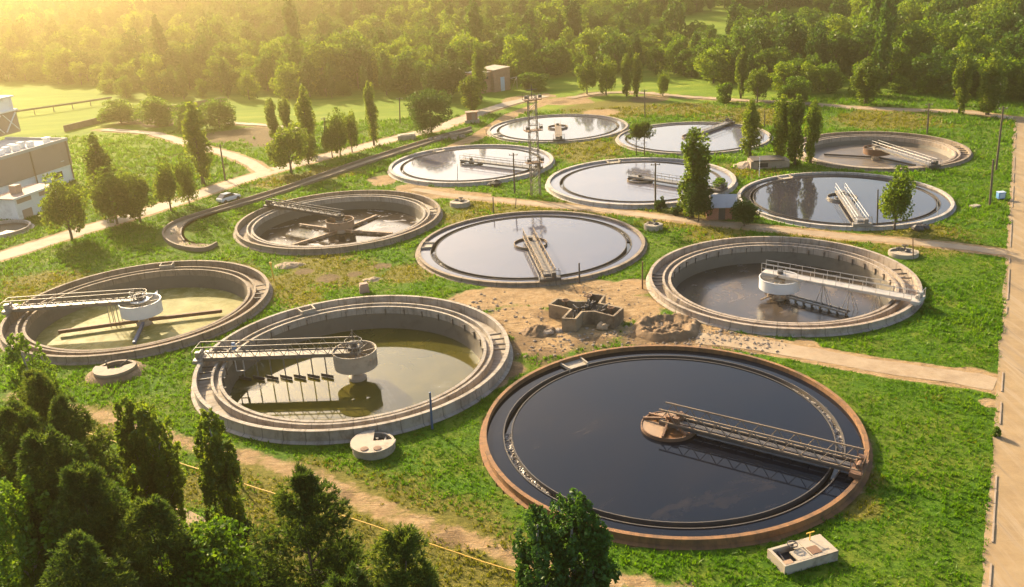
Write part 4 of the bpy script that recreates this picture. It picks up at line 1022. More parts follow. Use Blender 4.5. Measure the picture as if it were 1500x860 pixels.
pc = G(724.5, 135.5); pr = G(748, 131.5); plf = G(700, 133.8)
ux = (pr - pc); Lr = ux.length; ang = math.atan2(ux.y, ux.x)
hb = height_at(pc, 104)
t = thing('brick_building', 'pink brick pump house with pale blue door behind the farthest tank', 'building', pc, ang)
D = 7.0
b = MB(); V = [(0, 0, -0.2), (Lr, 0, -0.2), (Lr, D, -0.2), (0, D, -0.2), (0, 0, hb), (Lr, 0, hb + 0.35), (Lr, D, hb + 0.35), (0, D, hb)]
b.add(V, [(0, 3, 2, 1), (4, 5, 6, 7), (0, 1, 5, 4), (1, 2, 6, 5), (2, 3, 7, 6), (3, 0, 4, 7)])
Lx2 = 4.6; b.box((-Lx2 / 2, D * 0.5 + 0.7, hb * 0.46 - 0.1), (Lx2, D * 0.8, hb * 0.92 + 0.2)); b.build('wall', M['brickwork'], t)
b = MB(); b.add([(-0.12, -0.15, hb + 0.005), (Lr + 0.12, -0.15, hb + 0.36), (Lr + 0.12, D + 0.1, hb + 0.36), (-0.12, D + 0.1, hb + 0.005), (-0.12, -0.15, hb + 0.2), (Lr + 0.12, -0.15, hb + 0.55), (Lr + 0.12, D + 0.1, hb + 0.55), (-0.12, D + 0.1, hb + 0.2)], [(0, 3, 2, 1), (4, 5, 6, 7), (0, 1, 5, 4), (1, 2, 6, 5), (2, 3, 7, 6), (3, 0, 4, 7)])
b.box((-Lx2 / 2, D * 0.5 + 0.7, hb * 0.92 + 0.08), (Lx2 + 0.2, D * 0.8 + 0.2, 0.15)); b.build('roof', M['block'], t)
b = MB(); b.box((Lr * 0.52, -0.04, 1.9), (Lr * 0.24, 0.1, 3.8)); b.build('door', M['blue_door'], t)
b = MB(); b.box((-Lx2 * 0.3, 1.15, hb * 0.7), (0.6, 0.1, 0.6)); b.build('window', M['glass'], t)
b = MB(); b.tube((Lr + 0.3, 0.3, 3.0), (Lr + 2.3, 0.0, 3.2), 0.07, n=6); b.tube((Lr + 2.3, 0, 0), (Lr + 2.3, 0, 3.2), 0.09, n=6); b.tube((Lr + 1.9, 1.8, 0), (Lr + 2.3, 0, 3.2), 0.07, n=6); b.build('porch_frame', M['steel_pale'], t)

t = thing('pipe_frame', 'thin pale horizontal bar on posts right of the pink brick building', 'frame', G(781, 130))
b = MB(); b.beam((-2.2, 0, 2.0), (2.2, 0, 2.0), 0.15, 0.15); b.build('bar', M['steel_white'], t)
for x in (-2.0, 2.0): MB().tube((x, 0, -0.1), (x, 0, 1.95), 0.06, n=6).build('post', M['steel'], t)

p = G(692, 181); t = thing('brick_kiosk', 'tiny brick kiosk with flat rusty roof at the channel head', 'kiosk', p, 0.1)
b = MB(); b.box((0, 0.9, 0.3), (3.4, 2.2, 1.0)); b.build('base', M['block'], t)
b = MB(); b.box((0, 0.9, 1.6), (2.5, 1.8, 1.7)); b.build('wall', M['brickwork_red'], t)
b = MB(); b.box((0, 0.9, 2.52), (2.9, 2.2, 0.14)); b.build('roof', M['rust_pale'], t)
b = MB(); b.box((0.35, -0.03, 1.5), (0.8, 0.06, 1.45)); b.build('door', M['brick'], t)

p = G(1056, 322); t = thing('brick_hut', 'red brick hut with grey tin gable roof among dark bushes', 'hut', p, -0.15)
b = MB(); L, Wd, hh = 3.9, 3.2, 2.0; b.box((0, Wd / 2, hh / 2), (L, Wd, hh))
for x in (-L / 2, L / 2): b.add([(x, 0, hh), (x, Wd, hh), (x, Wd / 2, hh + 1.15)], [(0, 1, 2)])
b.build('wall', M['brickwork_red'], t)
b = MB()
for (y0, y1) in ((-0.35, Wd / 2), (Wd + 0.35, Wd / 2)):
    z0 = hh - 0.2; z1 = hh + 1.22
    b.add([(-L / 2 + 0.5, y0, z0), (L / 2 + 0.3, y0, z0), (L / 2 + 0.3, y1, z1), (-L / 2 + 0.5, y1, z1), (-L / 2 + 0.5, y0, z0 + 0.08), (L / 2 + 0.3, y0, z0 + 0.08), (L / 2 + 0.3, y1, z1 + 0.08), (-L / 2 + 0.5, y1, z1 + 0.08)], [(0, 1, 2, 3), (7, 6, 5, 4), (0, 4, 5, 1), (1, 5, 6, 2), (3, 7, 4, 0)])
b.build('roof', M['tin'], t)
b = MB(); b.box((0.1, -0.04, 1.0), (0.9, 0.08, 1.9)); b.build('door', M['steel_dark'], t)

p = G(1128, 247); t = thing('concrete_shelter', 'low grey concrete shelter beneath the cluster of tall poplars', 'shelter', p, -0.05)
b = MB(); b.box((0, 1.5, 0.6), (6.5, 3, 1.4)); b.build('wall', M['stone'], t)
b = MB(); b.box((-0.3, 1.4, 1.45), (5.2, 3.4, 0.22)); b.build('roof', M['steel_dark'], t)
b = MB(); b.box((-1.2, -0.04, 0.65), (1.6, 0.1, 0.7)); b.build('opening', M['dark'], t)

# big block building on the left
pR = G(110, 264); pL = G(0, 303)
ux = pL - pR; ang = math.atan2(ux.y, ux.x)
t = thing('block_building', 'large flat roofed building with brown upper wall and white base at left', 'building', pR, ang)
# local x runs left along the facade, local y points away from the camera when negative -> find the back side
back = -1.0
htop = height_at(pR, 206); LB, DB = 46.0, 14.0
zw_ = htop * 0.42
b = MB(); b.box((LB / 2, back * DB / 2, zw_ / 2 - 0.2), (LB, DB, zw_ + 0.4)); b.build('base_wall', M['whitewash'], t)
b = MB(); b.box((LB / 2, back * (DB / 2), (zw_ + htop) / 2 + 0.003), (LB + 0.3, DB + 0.3, htop - zw_)); b.build('wall', M['facade'], t)
b = MB(); b.box((LB / 2, back * DB / 2, htop + 0.06), (LB + 0.5, DB + 0.5, 0.1)); b.box((LB / 2, 0.13, htop + 0.3), (LB + 0.5, 0.25, 0.5)); b.box((0.0, back * DB / 2, htop + 0.3), (0.3, DB, 0.5)); b.build('roof', M['roofing'], t)
for x in (0.4, 9.2, 18.5): MB().tube((x, 0.25, 0.5), (x, 0.25, htop), 0.12, n=8).build('downpipe', M['rust_pale'], t)
for x in (3.0, 3.9): 
    b = MB(); b.box((x + 0.3, 0.17, zw_ * 0.62), (0.9, 0.06, 1.1)); b.build('window', M['glass'], t)
b = MB(); b.box((2.5, back * 2.0, htop + 0.5), (0.9, 0.9, 0.9)); b.box((2.5, back * 2.0, htop + 1.05), (1.2, 1.2, 0.18)); b.build('roof_vent', M['whitewash'], t)
b = MB(); b.box((2.2, 0.17, zw_ + 1.0), (0.8, 0.1, 0.12)); b.build('wall_lamp', M['steel_white'], t)
_pp = G(31, 193, htop) - pR; _c, _s = math.cos(-ang), math.sin(-ang); PX, PY = _pp.x * _c - _pp.y * _s, _pp.x * _s + _pp.y * _c
PX += 4.0; PY -= 3.0
b = MB(); b.box((PX, PY, htop + 2.2), (8, 6, 4.2)); b.build('penthouse', M['facade'], t)
b = MB(); b.box((PX, PY, htop + 4.45), (8.6, 6.6, 0.3)); b.box((PX, PY, htop + 5.8), (7.6, 5.6, 2.4)); b.box((PX, PY, htop + 7.1), (8.4, 6.4, 0.25)); b.build('penthouse_band', M['whitewash'], t)
b = MB()
for x in (PX - 3.6, PX + 0.2): b.beam((x, PY + 3.1, htop + 0.6), (x + 3.2, PY + 3.1, htop + 4.0), 0.25, 0.12); b.beam((x + 3.2, PY + 3.15, htop + 0.6), (x, PY + 3.15, htop + 4.0), 0.25, 0.12)
b.build('cross_brace', M['whitewash'], t)
for i in range(7):
    b = MB(); b.box((5.5 + i * 1.15, back * (3.0 + (i % 3)), htop + 0.55), (0.9, 1.0, 0.9 + 0.3 * (i % 2))); b.build('roof_unit', M['whitewash'], t)

# annex in front of it
pa = G(57, 313); t = thing('annex_building', 'small white annex with flat brown roof before the large left building', 'building', pa, ang)
b = MB(); b.box((-2.4, -2.2, 1.75), (4.8, 4.4, 3.7)); b.box((2.1, -2.2, 1.75), (4.2, 4.4, 3.7)); b.build('wall', M['whitewash'], t)
b = MB(); b.box((-0.2, -2.2, 3.68), (9.6, 5.0, 0.16)); b.build('roof', M['facade'], t)
b = MB()
b.box((-0.2, 0.34, 3.7), (9.6, 0.12, 0.3)); b.build('fascia', M['whitewash'], t)
for x, w_, z, h_ in ((-2.8, 3.2, 0.55, 1.0), (2.2, 2.0, 0.75, 1.5)):
    b = MB(); b.box((x, 0.03, z), (w_, 0.1, h_)); b.build('door', M['facade'], t)
for x, w_ in ((-2.8, 3.6), (2.3, 3.0)):
    b = MB(); b.box((x, 0.03, 3.05), (w_, 0.08, 0.7)); b.build('window', M['facade'], t)
b = MB(); b.box((-2.6, 0.03, 1.9), (0.8, 0.08, 0.8)); b.build('window', M['glass'], t)
b = MB(); b.box((1.0, -2.5, 4.4), (1.3, 1.3, 1.4)); b.build('roof_vent', M['facade'], t)

# field fence and pipeline on the far left
Pf = PL([(95, 193), (155, 178), (230, 166), (330, 150)]); o0 = Pf[0].copy()
t = thing('field_fence', 'long low concrete fence crossing the bright meadow at far left', 'fence', (*o0, 0))
wall_line(Pf - o0, 1.5, 0.2).build('panel', M['block_brown'], t)
Pf = PL([(-40, 182), (30, 171), (100, 161), (165, 151)]); o0 = Pf[0].copy()
t = thing('pipeline', 'thin raised pipeline in the glowing meadow behind the left building', 'pipe', (*o0, 0))
MB().path([(x, y, 1.6) for x, y in Pf - o0], 0.28, 8).build('pipe', M['block_brown'], t)
for f in np.linspace(0.03, 0.97, 8):
    x = np.interp(f, np.linspace(0, 1, len(Pf)), Pf[:, 0] - o0[0]); y = np.interp(f, np.linspace(0, 1, len(Pf)), Pf[:, 1] - o0[1])
    MB().tube((x, y, -0.2), (x, y, 1.5), 0.12, n=6).build('pipe_support', M['block_brown'], t)

# white car by the channel
p0, p1 = G(321, 299), G(350, 290); d = p1 - p0
t = thing('parked_car', 'small white parked car between the left dirt road and the channel', 'car', (p0 + p1) / 2, math.atan2(d.y, d.x))
def car_section(b, secs, mat=0):
    V = []; n = len(secs[0][1])
    for x, ring in secs: V += [(x, y, z) for y, z in ring]
    F = [tuple(range(n)), tuple(reversed([(len(secs) - 1) * n + i for i in range(n)]))]
    for i in range(len(secs) - 1):
        for j in range(n): F.append((i * n + j, i * n + (j + 1) % n, (i + 1) * n + (j + 1) % n, (i + 1) * n + j))
    b.add(V, F, mat)
def rg(w, z0, z1): return [(-w * 0.95, z0), (-w, (z0 + z1) / 2), (-w * 0.93, z1), (w * 0.93, z1), (w, (z0 + z1) / 2), (w * 0.95, z0)]
b = MB(); car_section(b, [(-2.05, rg(0.68, 0.4, 0.72)), (-1.9, rg(0.78, 0.3, 0.88)), (-1.0, rg(0.82, 0.26, 0.92)), (1.0, rg(0.82, 0.26, 0.9)), (1.85, rg(0.78, 0.3, 0.8)), (2.05, rg(0.66, 0.4, 0.66))])
bo = b.build('body', M['steel_white'], t)
b = MB(); car_section(b, [(-1.75, rg(0.7, 0.88, 0.93)), (-1.1, rg(0.66, 0.88, 1.38)), (0.25, rg(0.66, 0.88, 1.4)), (0.95, rg(0.7, 0.88, 0.93))]); b.build('cabin_glass', M['glass'], t)
b = MB(); b.box((-0.42, 0, 1.415), (1.25, 1.2, 0.05)); b.build('roof', M['steel_white'], t)
for x in (-1.3, 1.3):
    for y in (-0.78, 0.78): MB().tube((x, y - 0.1, 0.31), (x, y + 0.1, 0.31), 0.31, n=16).build('wheel', M['tyre'], t)
for y in (-0.5, 0.5): MB().box((2.02, y, 0.6), (0.08, 0.28, 0.14)).build('headlight', M['steel_pale'], t)

# ------------------------------------------------------------------ trees
def unit(v): return v / (np.linalg.norm(v, axis=-1, keepdims=True) + 1e-9)
def leaves(C, S, tint, g, upb=0.0, stretch=1.0):
    """rhombic leaf sprays at centres C with sizes S"""
    n = len(C); a = unit(g.normal(size=(n, 3)) + np.array((0, 0, upb))); r = g.normal(size=(n, 3)); b = unit(np.cross(a, r))
    c = np.cross(a, b)
    S = S[:, None]
    k = 0.55
    v = np.stack([C - a * S * stretch, C + b * S * k + c * S * 0.12, C + a * S * stretch, C - b * S * k + c * S * 0.12], 1).reshape(-1, 3)
    f = np.arange(4 * n).reshape(n, 4)
    return v, f, tint
def blobs(cent, rad, vr, n, g, shell=0.55):
    """points in the shells of ellipsoid clumps; returns points and clump index"""
    w = rad ** 2 * vr; w = w / w.sum(); k = g.choice(len(cent), n, p=w)
    d = unit(g.normal(size=(n, 3))); q = (shell + (1 - shell) * g.random(n) ** 0.6)[:, None]
    return cent[k] + d * q * np.stack([rad[k], rad[k], rad[k] * vr[k]], 1), k
def crown_poplar(h, r, n, ls, seed, z0=0.1, nb=46, fat=0.42):
    g = np.random.default_rng(seed); z = z0 + (0.97 - z0) * g.random(nb) ** 0.9
    env = np.interp(z, [0, z0, 0.25, 0.5, 0.75, 0.9, 1.0], [0.3, 0.6, 0.9, 1.0, 0.92, 0.66, 0.25]) * r
    a = g.random(nb) * 2 * PI; q = np.sqrt(g.random(nb)) * 0.85
    cen = np.stack([np.cos(a) * env * q, np.sin(a) * env * q, z * h], 1)
    cen = np.vstack([cen, [(g.normal() * 0.1 * r, g.normal() * 0.1 * r, h * k) for k in (0.3, 0.45, 0.6, 0.75, 0.88, 0.95)]])
    m = len(cen); rad = np.concatenate([env * (0.22 + 0.25 * g.random(nb)), [r * k for k in (.5, .5, .48, .42, .34, .26)]]) * fat / 0.42; vr = 1.7 + 1.3 * g.random(m)
    P, k = blobs(cen, rad, vr, n, g)
    P[:, 2] = np.clip(P[:, 2], h * z0 * 0.5, h * 1.02)
    ct = g.random(m)
    tint = np.clip(0.25 + 0.4 * ct[k] + 0.35 * (g.random(n) - 0.3), 0, 1)
    return leaves(P, ls * (0.6 + 0.8 * g.random(n)), tint, g, 0.6, 0.9)
def crown_broad(h, r, n, ls, seed, z0=0.2, nb=34, vr0=0.75, droop=0.0, low=-0.3):
    g = np.random.default_rng(seed); d = unit(g.normal(size=(nb, 3))); d[:, 2] = np.where(d[:, 2] < low, -d[:, 2] * 0.4, d[:, 2])
    q = 0.45 + 0.4 * g.random(nb); zc = h * (z0 + 1) / 2; hz = h * (1 - z0) / 2
    cen = np.stack([d[:, 0] * q * r, d[:, 1] * q * r, zc + d[:, 2] * q * hz * 1.05], 1)
    rad = r * (0.24 + 0.2 * g.random(nb)); vr = vr0 * (0.8 + 0.5 * g.random(nb))
    P, k = blobs(cen, rad, vr, n, g, 0.6)
    if droop: P[:, 2] -= droop * h * (np.hypot(P[:, 0], P[:, 1]) / r) ** 2
    P[:, 2] = np.clip(P[:, 2], 0.03 * h, h * 1.02)
    ct = g.random(nb)
    tint = np.clip(0.2 + 0.45 * ct[k] + 0.4 * (g.random(n) - 0.35), 0, 1)
    return leaves(P, ls * (0.6 + 0.8 * g.random(n)), tint, g, 0.2, 0.8)
def crown_pine(h, r, ntuft, nl, seed, z0=0.12, conic=0.8, ls=0.45):
    g = np.random.default_rng(seed); z = z0 + (0.98 - z0) * g.random(ntuft)
    env = np.interp(z, [z0, z0 + 0.15, 0.5, 0.8, 1.0], [0.9, 1.05, 0.95, 0.62, 0.12]) * r
    nbr = 64; ba = g.random(nbr) * 2 * PI; bz = z0 + (1 - z0) * np.sort(g.random(nbr))
    k = np.argmin(np.abs(bz[None] - z[:, None]) + g.random((ntuft, nbr)) * 0.12, axis=1)
    a = ba[k] + g.normal(size=ntuft) * 0.3; q = 0.12 + 0.85 * g.random(ntuft) ** 0.55; env = env * (0.72 + 0.5 * g.random(nbr)[k])
    P = np.stack([np.cos(a) * env * q, np.sin(a) * env * q, z * h + (q ** 2) * 0.05 * h], 1)
    out = np.stack([np.cos(a), np.sin(a), np.full(ntuft, 1.0)], 1)
    n = ntuft * nl; C = np.repeat(P, nl, 0); D = unit(np.repeat(unit(out), nl, 0) * 1.0 + g.normal(size=(n, 3)) * 0.6)
    b = unit(np.cross(D, g.normal(size=(n, 3)))); L = ls * (0.6 + 0.7 * g.random(n))[:, None]; w = 0.03 if ls < 0.4 else 0.05
    V = np.stack([C - b * w, C + b * w, C + D * L + b * w * 0.3, C + D * L - b * w * 0.3], 1).reshape(-1, 3)
    ct = g.random(nbr)
    tint = np.clip(0.15 + 0.4 * np.repeat(ct[k], nl) + 0.4 * g.random(n), 0, 1)
    return V, np.arange(4 * n).reshape(n, 4), tint
def trunk_mb(h, r, kind, seed, top=0.9, lean=0.0):
    g = random.Random(seed); b = MB(); pts = []; rad = []
    for i in range(7):
        f = i / 6; pts.append((g.uniform(-1, 1) * 0.03 * h * f * 0.4, g.uniform(-1, 1) * 0.03 * h * f * 0.4, -0.2 + f * h * top)); rad.append(r * (1.15 - 0.95 * f))
    b.path(pts, rad, 8)
    nl = {'poplar': 12, 'broad': 10, 'pine': 14}[kind]
    for i in range(nl):
        f = 0.15 + 0.65 * i / nl if kind != 'broad' else 0.25 + 0.4 * i / nl
        p = np.array(pts[0]) * (1 - f) + np.array(pts[-1]) * f; a = i * 2.4 + g.random()
        L, upk = {'poplar': (0.16 * h, 2.2), 'broad': (0.3 * h, 0.8), 'pine': (0.2 * h * (1.1 - f), 0.25)}[kind]
        q = p + np.array((math.cos(a) * L / math.hypot(1, upk), math.sin(a) * L / math.hypot(1, upk), L * upk / math.hypot(1, upk)))
        b.path([tuple(p), tuple((p + q) / 2 + np.array((0, 0, 0.02 * h))), tuple(q)], [r * 0.4, r * 0.28, r * 0.1], 5)
    return b

PROTO = {}
def proto(key, kind, h, r, n, ls, seed, leafm, barkm, **kw):
    if key in PROTO: return PROTO[key]
    if kind == 'poplar': V, F, T = crown_poplar(h, r, n, ls, seed, **kw)
    elif kind == 'broad': V, F, T = crown_broad(h, r, n, ls, seed, **kw)
    else: V, F, T = crown_pine(h, r, n, kw.pop('nl', 9), seed, ls=ls, **kw)
    cm = raw_mesh('crown', V, [F], [M[leafm]], {'tint': T})
    tm = trunk_mb(h, max(0.1, h * (0.011 if kind == 'pine' else 0.02)), kind, seed, 0.9 if kind != 'broad' else 0.7).mesh('trunk', M[barkm], True)
    PROTO[key] = (cm, tm, h, r); return PROTO[key]
def plant(pk, p, h, r, name, label, cat, group=None, rz=None):
    cm, tm, h0, r0 = PROTO[pk]
    t = thing(name, label, cat, p, random.random() * 6.28 if rz is None else rz, group)
    t.scale = (r / r0, r / r0, h / h0)
    link('crown', cm, t); link('trunk', tm, t)
    return t

for i in range(4): proto('poplar%d' % i, 'poplar', 11, 1.55, 5200, 0.19, 20 + i, 'lf_poplar', 'bark', z0=0.05)
for i in range(3): proto('loose%d' % i, 'broad', 8, 2.6, 4200, 0.22, 40 + i, 'lf_poplar', 'bark', z0=0.06, vr0=1.4, nb=32, low=-0.8)
for i in range(2): proto('broad%d' % i, 'broad', 9, 4.0, 6500, 0.25, 50 + i, 'lf_broad', 'bark', z0=0.08, low=-0.6)
for i in range(2): proto('thicket%d' % i, 'broad', 8, 4.2, 6500, 0.26, 90 + i, 'lf_broad', 'bark', z0=-0.05, low=-0.9, nb=44)
proto('linden', 'broad', 9, 4.6, 9000, 0.24, 60, 'lf_linden', 'bark', z0=0.0, nb=60, low=-0.9)
proto('darkbroad', 'broad', 11, 5.0, 7000, 0.3, 61, 'lf_dark', 'bark', z0=0.0, nb=54, low=-0.9)
for i in range(2): proto('bush%d' % i, 'broad', 2.2, 1.3, 2200, 0.14, 70 + i, 'lf_broad' if i == 0 else 'lf_dark', 'bark', z0=-0.1, nb=20, low=-0.9)

# trees standing singly: kind, base px, top py, half-width px, label, category
SINGLE = [
    ('loose0', (106, 352), 256, 32, 'bushy tree with foot in the grass in front of the white annex', 'leafy tree'),
    ('poplar1', (160, 312), 196, 22, 'tall bushy poplar behind the pair of round trees left of the dirt road', 'poplar'),
    ('loose1', (172, 328), 246, 28, 'left tree of the merged round pair beside the left dirt road', 'leafy tree'),
    ('loose2', (206, 325), 246, 27, 'right tree of the merged round pair beside the left dirt road', 'leafy tree'),
    ('loose0', (251, 309), 232, 20, 'slim tree right of the merged round pair, left one of two', 'leafy tree'),
    ('loose1', (278, 301), 228, 16, 'slim tree nearest below the tall poplar by the left dirt road', 'leafy tree'),
    ('poplar2', (298, 270), 150, 19, 'tall lone poplar between the leaning pole and the slim trees', 'poplar'),
    ('thicket0', (178, 181), 146, 30, 'golden bush row tree at the left end, by the meadow fence', 'leafy tree'),
    ('thicket1', (232, 184), 143, 30, 'golden bush row tree between the end tree and the round grey one', 'leafy tree'),
    ('thicket0', (278, 192), 150, 24, 'rounded tree in the bush row above the tall lone poplar', 'leafy tree'),
    ('thicket1', (322, 186), 146, 30, 'widest tree at the right end of the golden bush row', 'leafy tree'),
    ('poplar0', (404, 205), 143, 10, 'slender poplar at the left of the twin pair above the drooping tree', 'poplar'),
    ('poplar3', (424, 205), 144, 10, 'slender poplar at the right of the twin pair above the drooping tree', 'poplar'),
    ('poplar1', (454, 226), 124, 13, 'tall dark poplar directly right of the twin poplars', 'poplar'),
    ('loose2', (427, 254), 180, 28, 'drooping round tree at the bend of the left dirt road', 'leafy tree'),
    ('loose1', (452, 240), 190, 18, 'smaller round tree tucked behind the drooping round tree', 'leafy tree'),
    ('loose0', (487, 231), 178, 14, 'dark narrow tree starting the row along the dirt road', 'leafy tree'),
    ('loose1', (499, 229), 160, 14, 'second and fuller tree in the row along the dirt road', 'leafy tree'),
    ('loose2', (516, 223), 160, 13, 'bent bare stemmed tree in the row along the dirt road', 'leafy tree'),
    ('poplar2', (548, 213), 119, 10, 'tall thin poplar ending the row along the dirt road', 'poplar'),
    ('linden', (632, 194), 130, 33, 'dense round dark green tree beside the channel head', 'leafy tree'),
    ('poplar3', (691, 164), 112, 17, 'light green egg shaped tree behind the brick kiosk', 'leafy tree'),
    ('darkbroad', (652, 146), 86, 36, 'large dark spreading tree behind the dense round tree', 'leafy tree'),
    ('poplar1', (704, 150), 62, 11, 'very tall dark poplar at the left end of the pink brick building', 'poplar'),
    ('poplar0', (1013, 318), 187, 25, 'big light poplar towering over the red brick hut', 'poplar'),
    ('darkbroad', (1023, 324), 262, 22, 'dark leafy undergrowth tree at the foot of the big light poplar', 'leafy tree'),
    ('bush1', (967, 308), 288, 10, 'dark round bush at the foot of the wooden pole near the red hut', 'bush'),
    ('bush1', (992, 314), 300, 10, 'low dark bush between the round bush and the big poplar', 'bush'),
    ('bush0', (1052, 282), 262, 14, 'bright young shrub behind the tin roof of the red hut', 'bush'),
    ('darkbroad', (1090, 331), 290, 22, 'black green bush at the right side of the red hut', 'bush'),
    ('poplar1', (1098, 233), 145, 15, 'stand alone poplar in front of the far tank with back reaching bridge', 'poplar'),
    ('poplar2', (1143, 237), 139, 15, 'left poplar of the tight cluster above the concrete shelter', 'poplar'),
    ('poplar0', (1164, 241), 138, 15, 'middle poplar of the tight cluster above the concrete shelter', 'poplar'),
    ('poplar3', (1187, 240), 148, 13, 'right separate poplar of the cluster beside the far drained tank', 'poplar'),
    ('loose0', (1310, 337), 245, 25, 'multi stemmed young tree at the front rim of the poplar mirroring tank', 'leafy tree'),
    ('poplar1', (1268, 153), 84, 20, 'wide poplar with pale bare trunk at the right forest edge', 'poplar'),
    ('poplar3', (1405, 167), 82, 14, 'left of the two big poplars by the upper right track', 'poplar'),
    ('poplar0', (1446, 168), 76, 19, 'right and broader of the two big poplars by the upper right track', 'poplar'),
    ('poplar2', (1085, 144), 68, 10, 'tall narrow poplar before the forest, left of the round bush', 'poplar'),
    ('loose2', (1109, 150), 95, 17, 'shaggy tree standing right of the tall narrow forest edge poplar', 'leafy tree'),
    ('thicket0', (1166, 150), 112, 24, 'low spreading green tree at the forest edge behind the poplar cluster', 'leafy tree'),
    ('loose0', (860, 139), 84, 16, 'left tree of the dark pair behind the dry field', 'leafy tree'),
    ('loose1', (888, 140), 84, 15, 'right tree of the dark pair behind the dry field', 'leafy tree'),
    ('poplar0', (918, 141), 78, 8, 'left slim poplar with bare trunk behind the dry field', 'poplar'),
    ('poplar2', (933, 142), 78, 9, 'right slim poplar with bare trunk behind the dry field', 'poplar'),
    ('loose1', (971, 141), 104, 9, 'small bright round tree alone in the far meadow', 'leafy tree'),
    ('bush0', (780, 132), 108, 26, 'bright bushes right of the pink brick building', 'bush'),
    ('bush0', (1062, 150), 122, 14, 'rounded light bush left of the tall narrow forest edge poplar', 'bush'),
    ('bush1', (345, 800), 738, 30, 'dark bush beside the concrete path between the front poplars', 'bush'),
    ('bush1', (60, 900), 800, 60, 'dark undergrowth bush low in the bottom left thicket', 'bush'),
    ('bush1', (190, 905), 815, 60, 'dark undergrowth bush beneath the olive pine', 'bush'),
    ('bush1', (400, 905), 835, 50, 'dark undergrowth bush at the foot of the full dark pine', 'bush'),
    ('bush0', (1460, 640), 626, 7, 'little dark shrub at the kerb of the right road', 'bush'),
]
for pk, bpx, ty, hw_, lab, cat in SINGLE:
    p = G(*bpx); h = height_at(p, ty); _, _, d = PJ(p.x, p.y, h / 2); r = hw_ * d / FPX
    plant(pk, p, h, r, {'poplar': 'poplar_tree', 'bush': 'bush'}.get(cat, 'leafy_tree'), lab, cat)

# pair of thin pines with umbrella tops
for (bpx, ty, hw_, sd_, lab) in (((932, 228), 184, 17, 81, 'left thin pine with bare trunk and airy top behind the tank with pine reflections'), ((944, 228), 181, 18, 82, 'right thin pine with bare trunk and airy top behind the tank with pine reflections')):
    p = G(*bpx); h = height_at(p, ty); r = hw_ * PJ(p.x, p.y, h / 2)[2] / FPX
    proto('umb%d' % sd_, 'pine', h, r, 300, 0.5, sd_, 'needles', 'bark_pine', z0=0.55, nl=8)
    plant('umb%d' % sd_, p, h, r, 'pine_tree', lab, 'pine')

# foreground trees (hi-res, each its own crown)
FG = [  # kind, top px, height m, radius m, leaves, leaf size, leaf mat, label, cat, name
    ('poplar', (183, 579), 11.0, 1.7, 9486, 0.15, 'lf_poplar', 'left stem of the dark front poplar pair above the yellow pipe', 'poplar', 'poplar_tree'),
    ('poplar', (212, 590), 10.8, 1.8, 9486, 0.15, 'lf_poplar', 'right stem of the dark front poplar pair above the yellow pipe', 'poplar', 'poplar_tree'),
    ('poplar', (302, 598), 11.2, 1.65, 10540, 0.15, 'lf_poplar', 'slim single front poplar left of the short rusty post', 'poplar', 'poplar_tree'),
    ('poplar', (836, 716), 12.0, 1.9, 9486, 0.15, 'lf_linden', 'tallest stem of the front poplar clump overlapping the biggest tank', 'poplar', 'poplar_tree'),
    ('poplar', (786, 740), 11.3, 1.75, 8432, 0.15, 'lf_linden', 'left stem of the front poplar clump overlapping the biggest tank', 'poplar', 'poplar_tree'),
    ('poplar', (866, 752), 10.8, 1.6, 8432, 0.15, 'lf_linden', 'right stem of the front poplar clump overlapping the biggest tank', 'poplar', 'poplar_tree'),
    ('broad', (285, 770), 9.5, 3.3, 9000, 0.19, 'lf_broad', 'bright leafy crown at the bottom edge between two dark pines', 'leafy tree', 'leafy_tree'),
    ('pine', (436, 698), 13.0, 3.3, 4446, 0.28, 'needles', 'dark pine at the bottom edge right of the bright leafy crown', 'pine', 'pine_tree'),
    ('pine', (585, 786), 12.5, 3.0, 3978, 0.28, 'needles', 'dark pine rising from the bottom edge below the yellow pipe middle', 'pine', 'pine_tree'),
    ('pine', (505, 845), 11.0, 2.6, 2808, 0.28, 'needles', 'pine tip at the bottom edge between the two dark pines', 'pine', 'pine_tree'),
    ('poplar', (10, 700), 13.0, 2.5, 11594, 0.15, 'lf_broad', 'bright poplar filling the bottom left corner', 'poplar', 'poplar_tree'),
    ('poplar', (25, 488), 13.0, 2.2, 9486, 0.15, 'lf_broad', 'golden lit poplar at the left edge beneath the algae tank', 'poplar', 'poplar_tree'),
    ('pine', (45, 556), 14.0, 2.8, 4680, 0.28, 'needles', 'dark pine right below the golden lit left edge poplar', 'pine', 'pine_tree'),
    ('pine', (92, 592), 13.5, 2.6, 4446, 0.28, 'needles', 'tall dark pine of the left thicket nearest the sandy track', 'pine', 'pine_tree'),
    ('pine', (60, 640), 14.0, 3.2, 4680, 0.28, 'needles', 'broad dark pine in the middle of the left thicket', 'pine', 'pine_tree'),
    ('pine', (112, 690), 13.0, 2.8, 4680, 0.28, 'needles', 'dark pine left of the front poplar pair feet', 'pine', 'pine_tree'),
    ('pine', (18, 600), 14.0, 3.2, 4212, 0.28, 'needles', 'dark pine at the left edge above the corner poplar', 'pine', 'pine_tree'),
    ('pine', (215, 738), 11.5, 2.9, 3978, 0.28, 'needles', 'olive pine below the front poplar pair', 'pine', 'pine_tree'),
    ('pine', (108, 800), 12.5, 3.2, 3978, 0.28, 'needles', 'lowest dark pine of the left thicket beside the corner poplar', 'pine', 'pine_tree'),
]
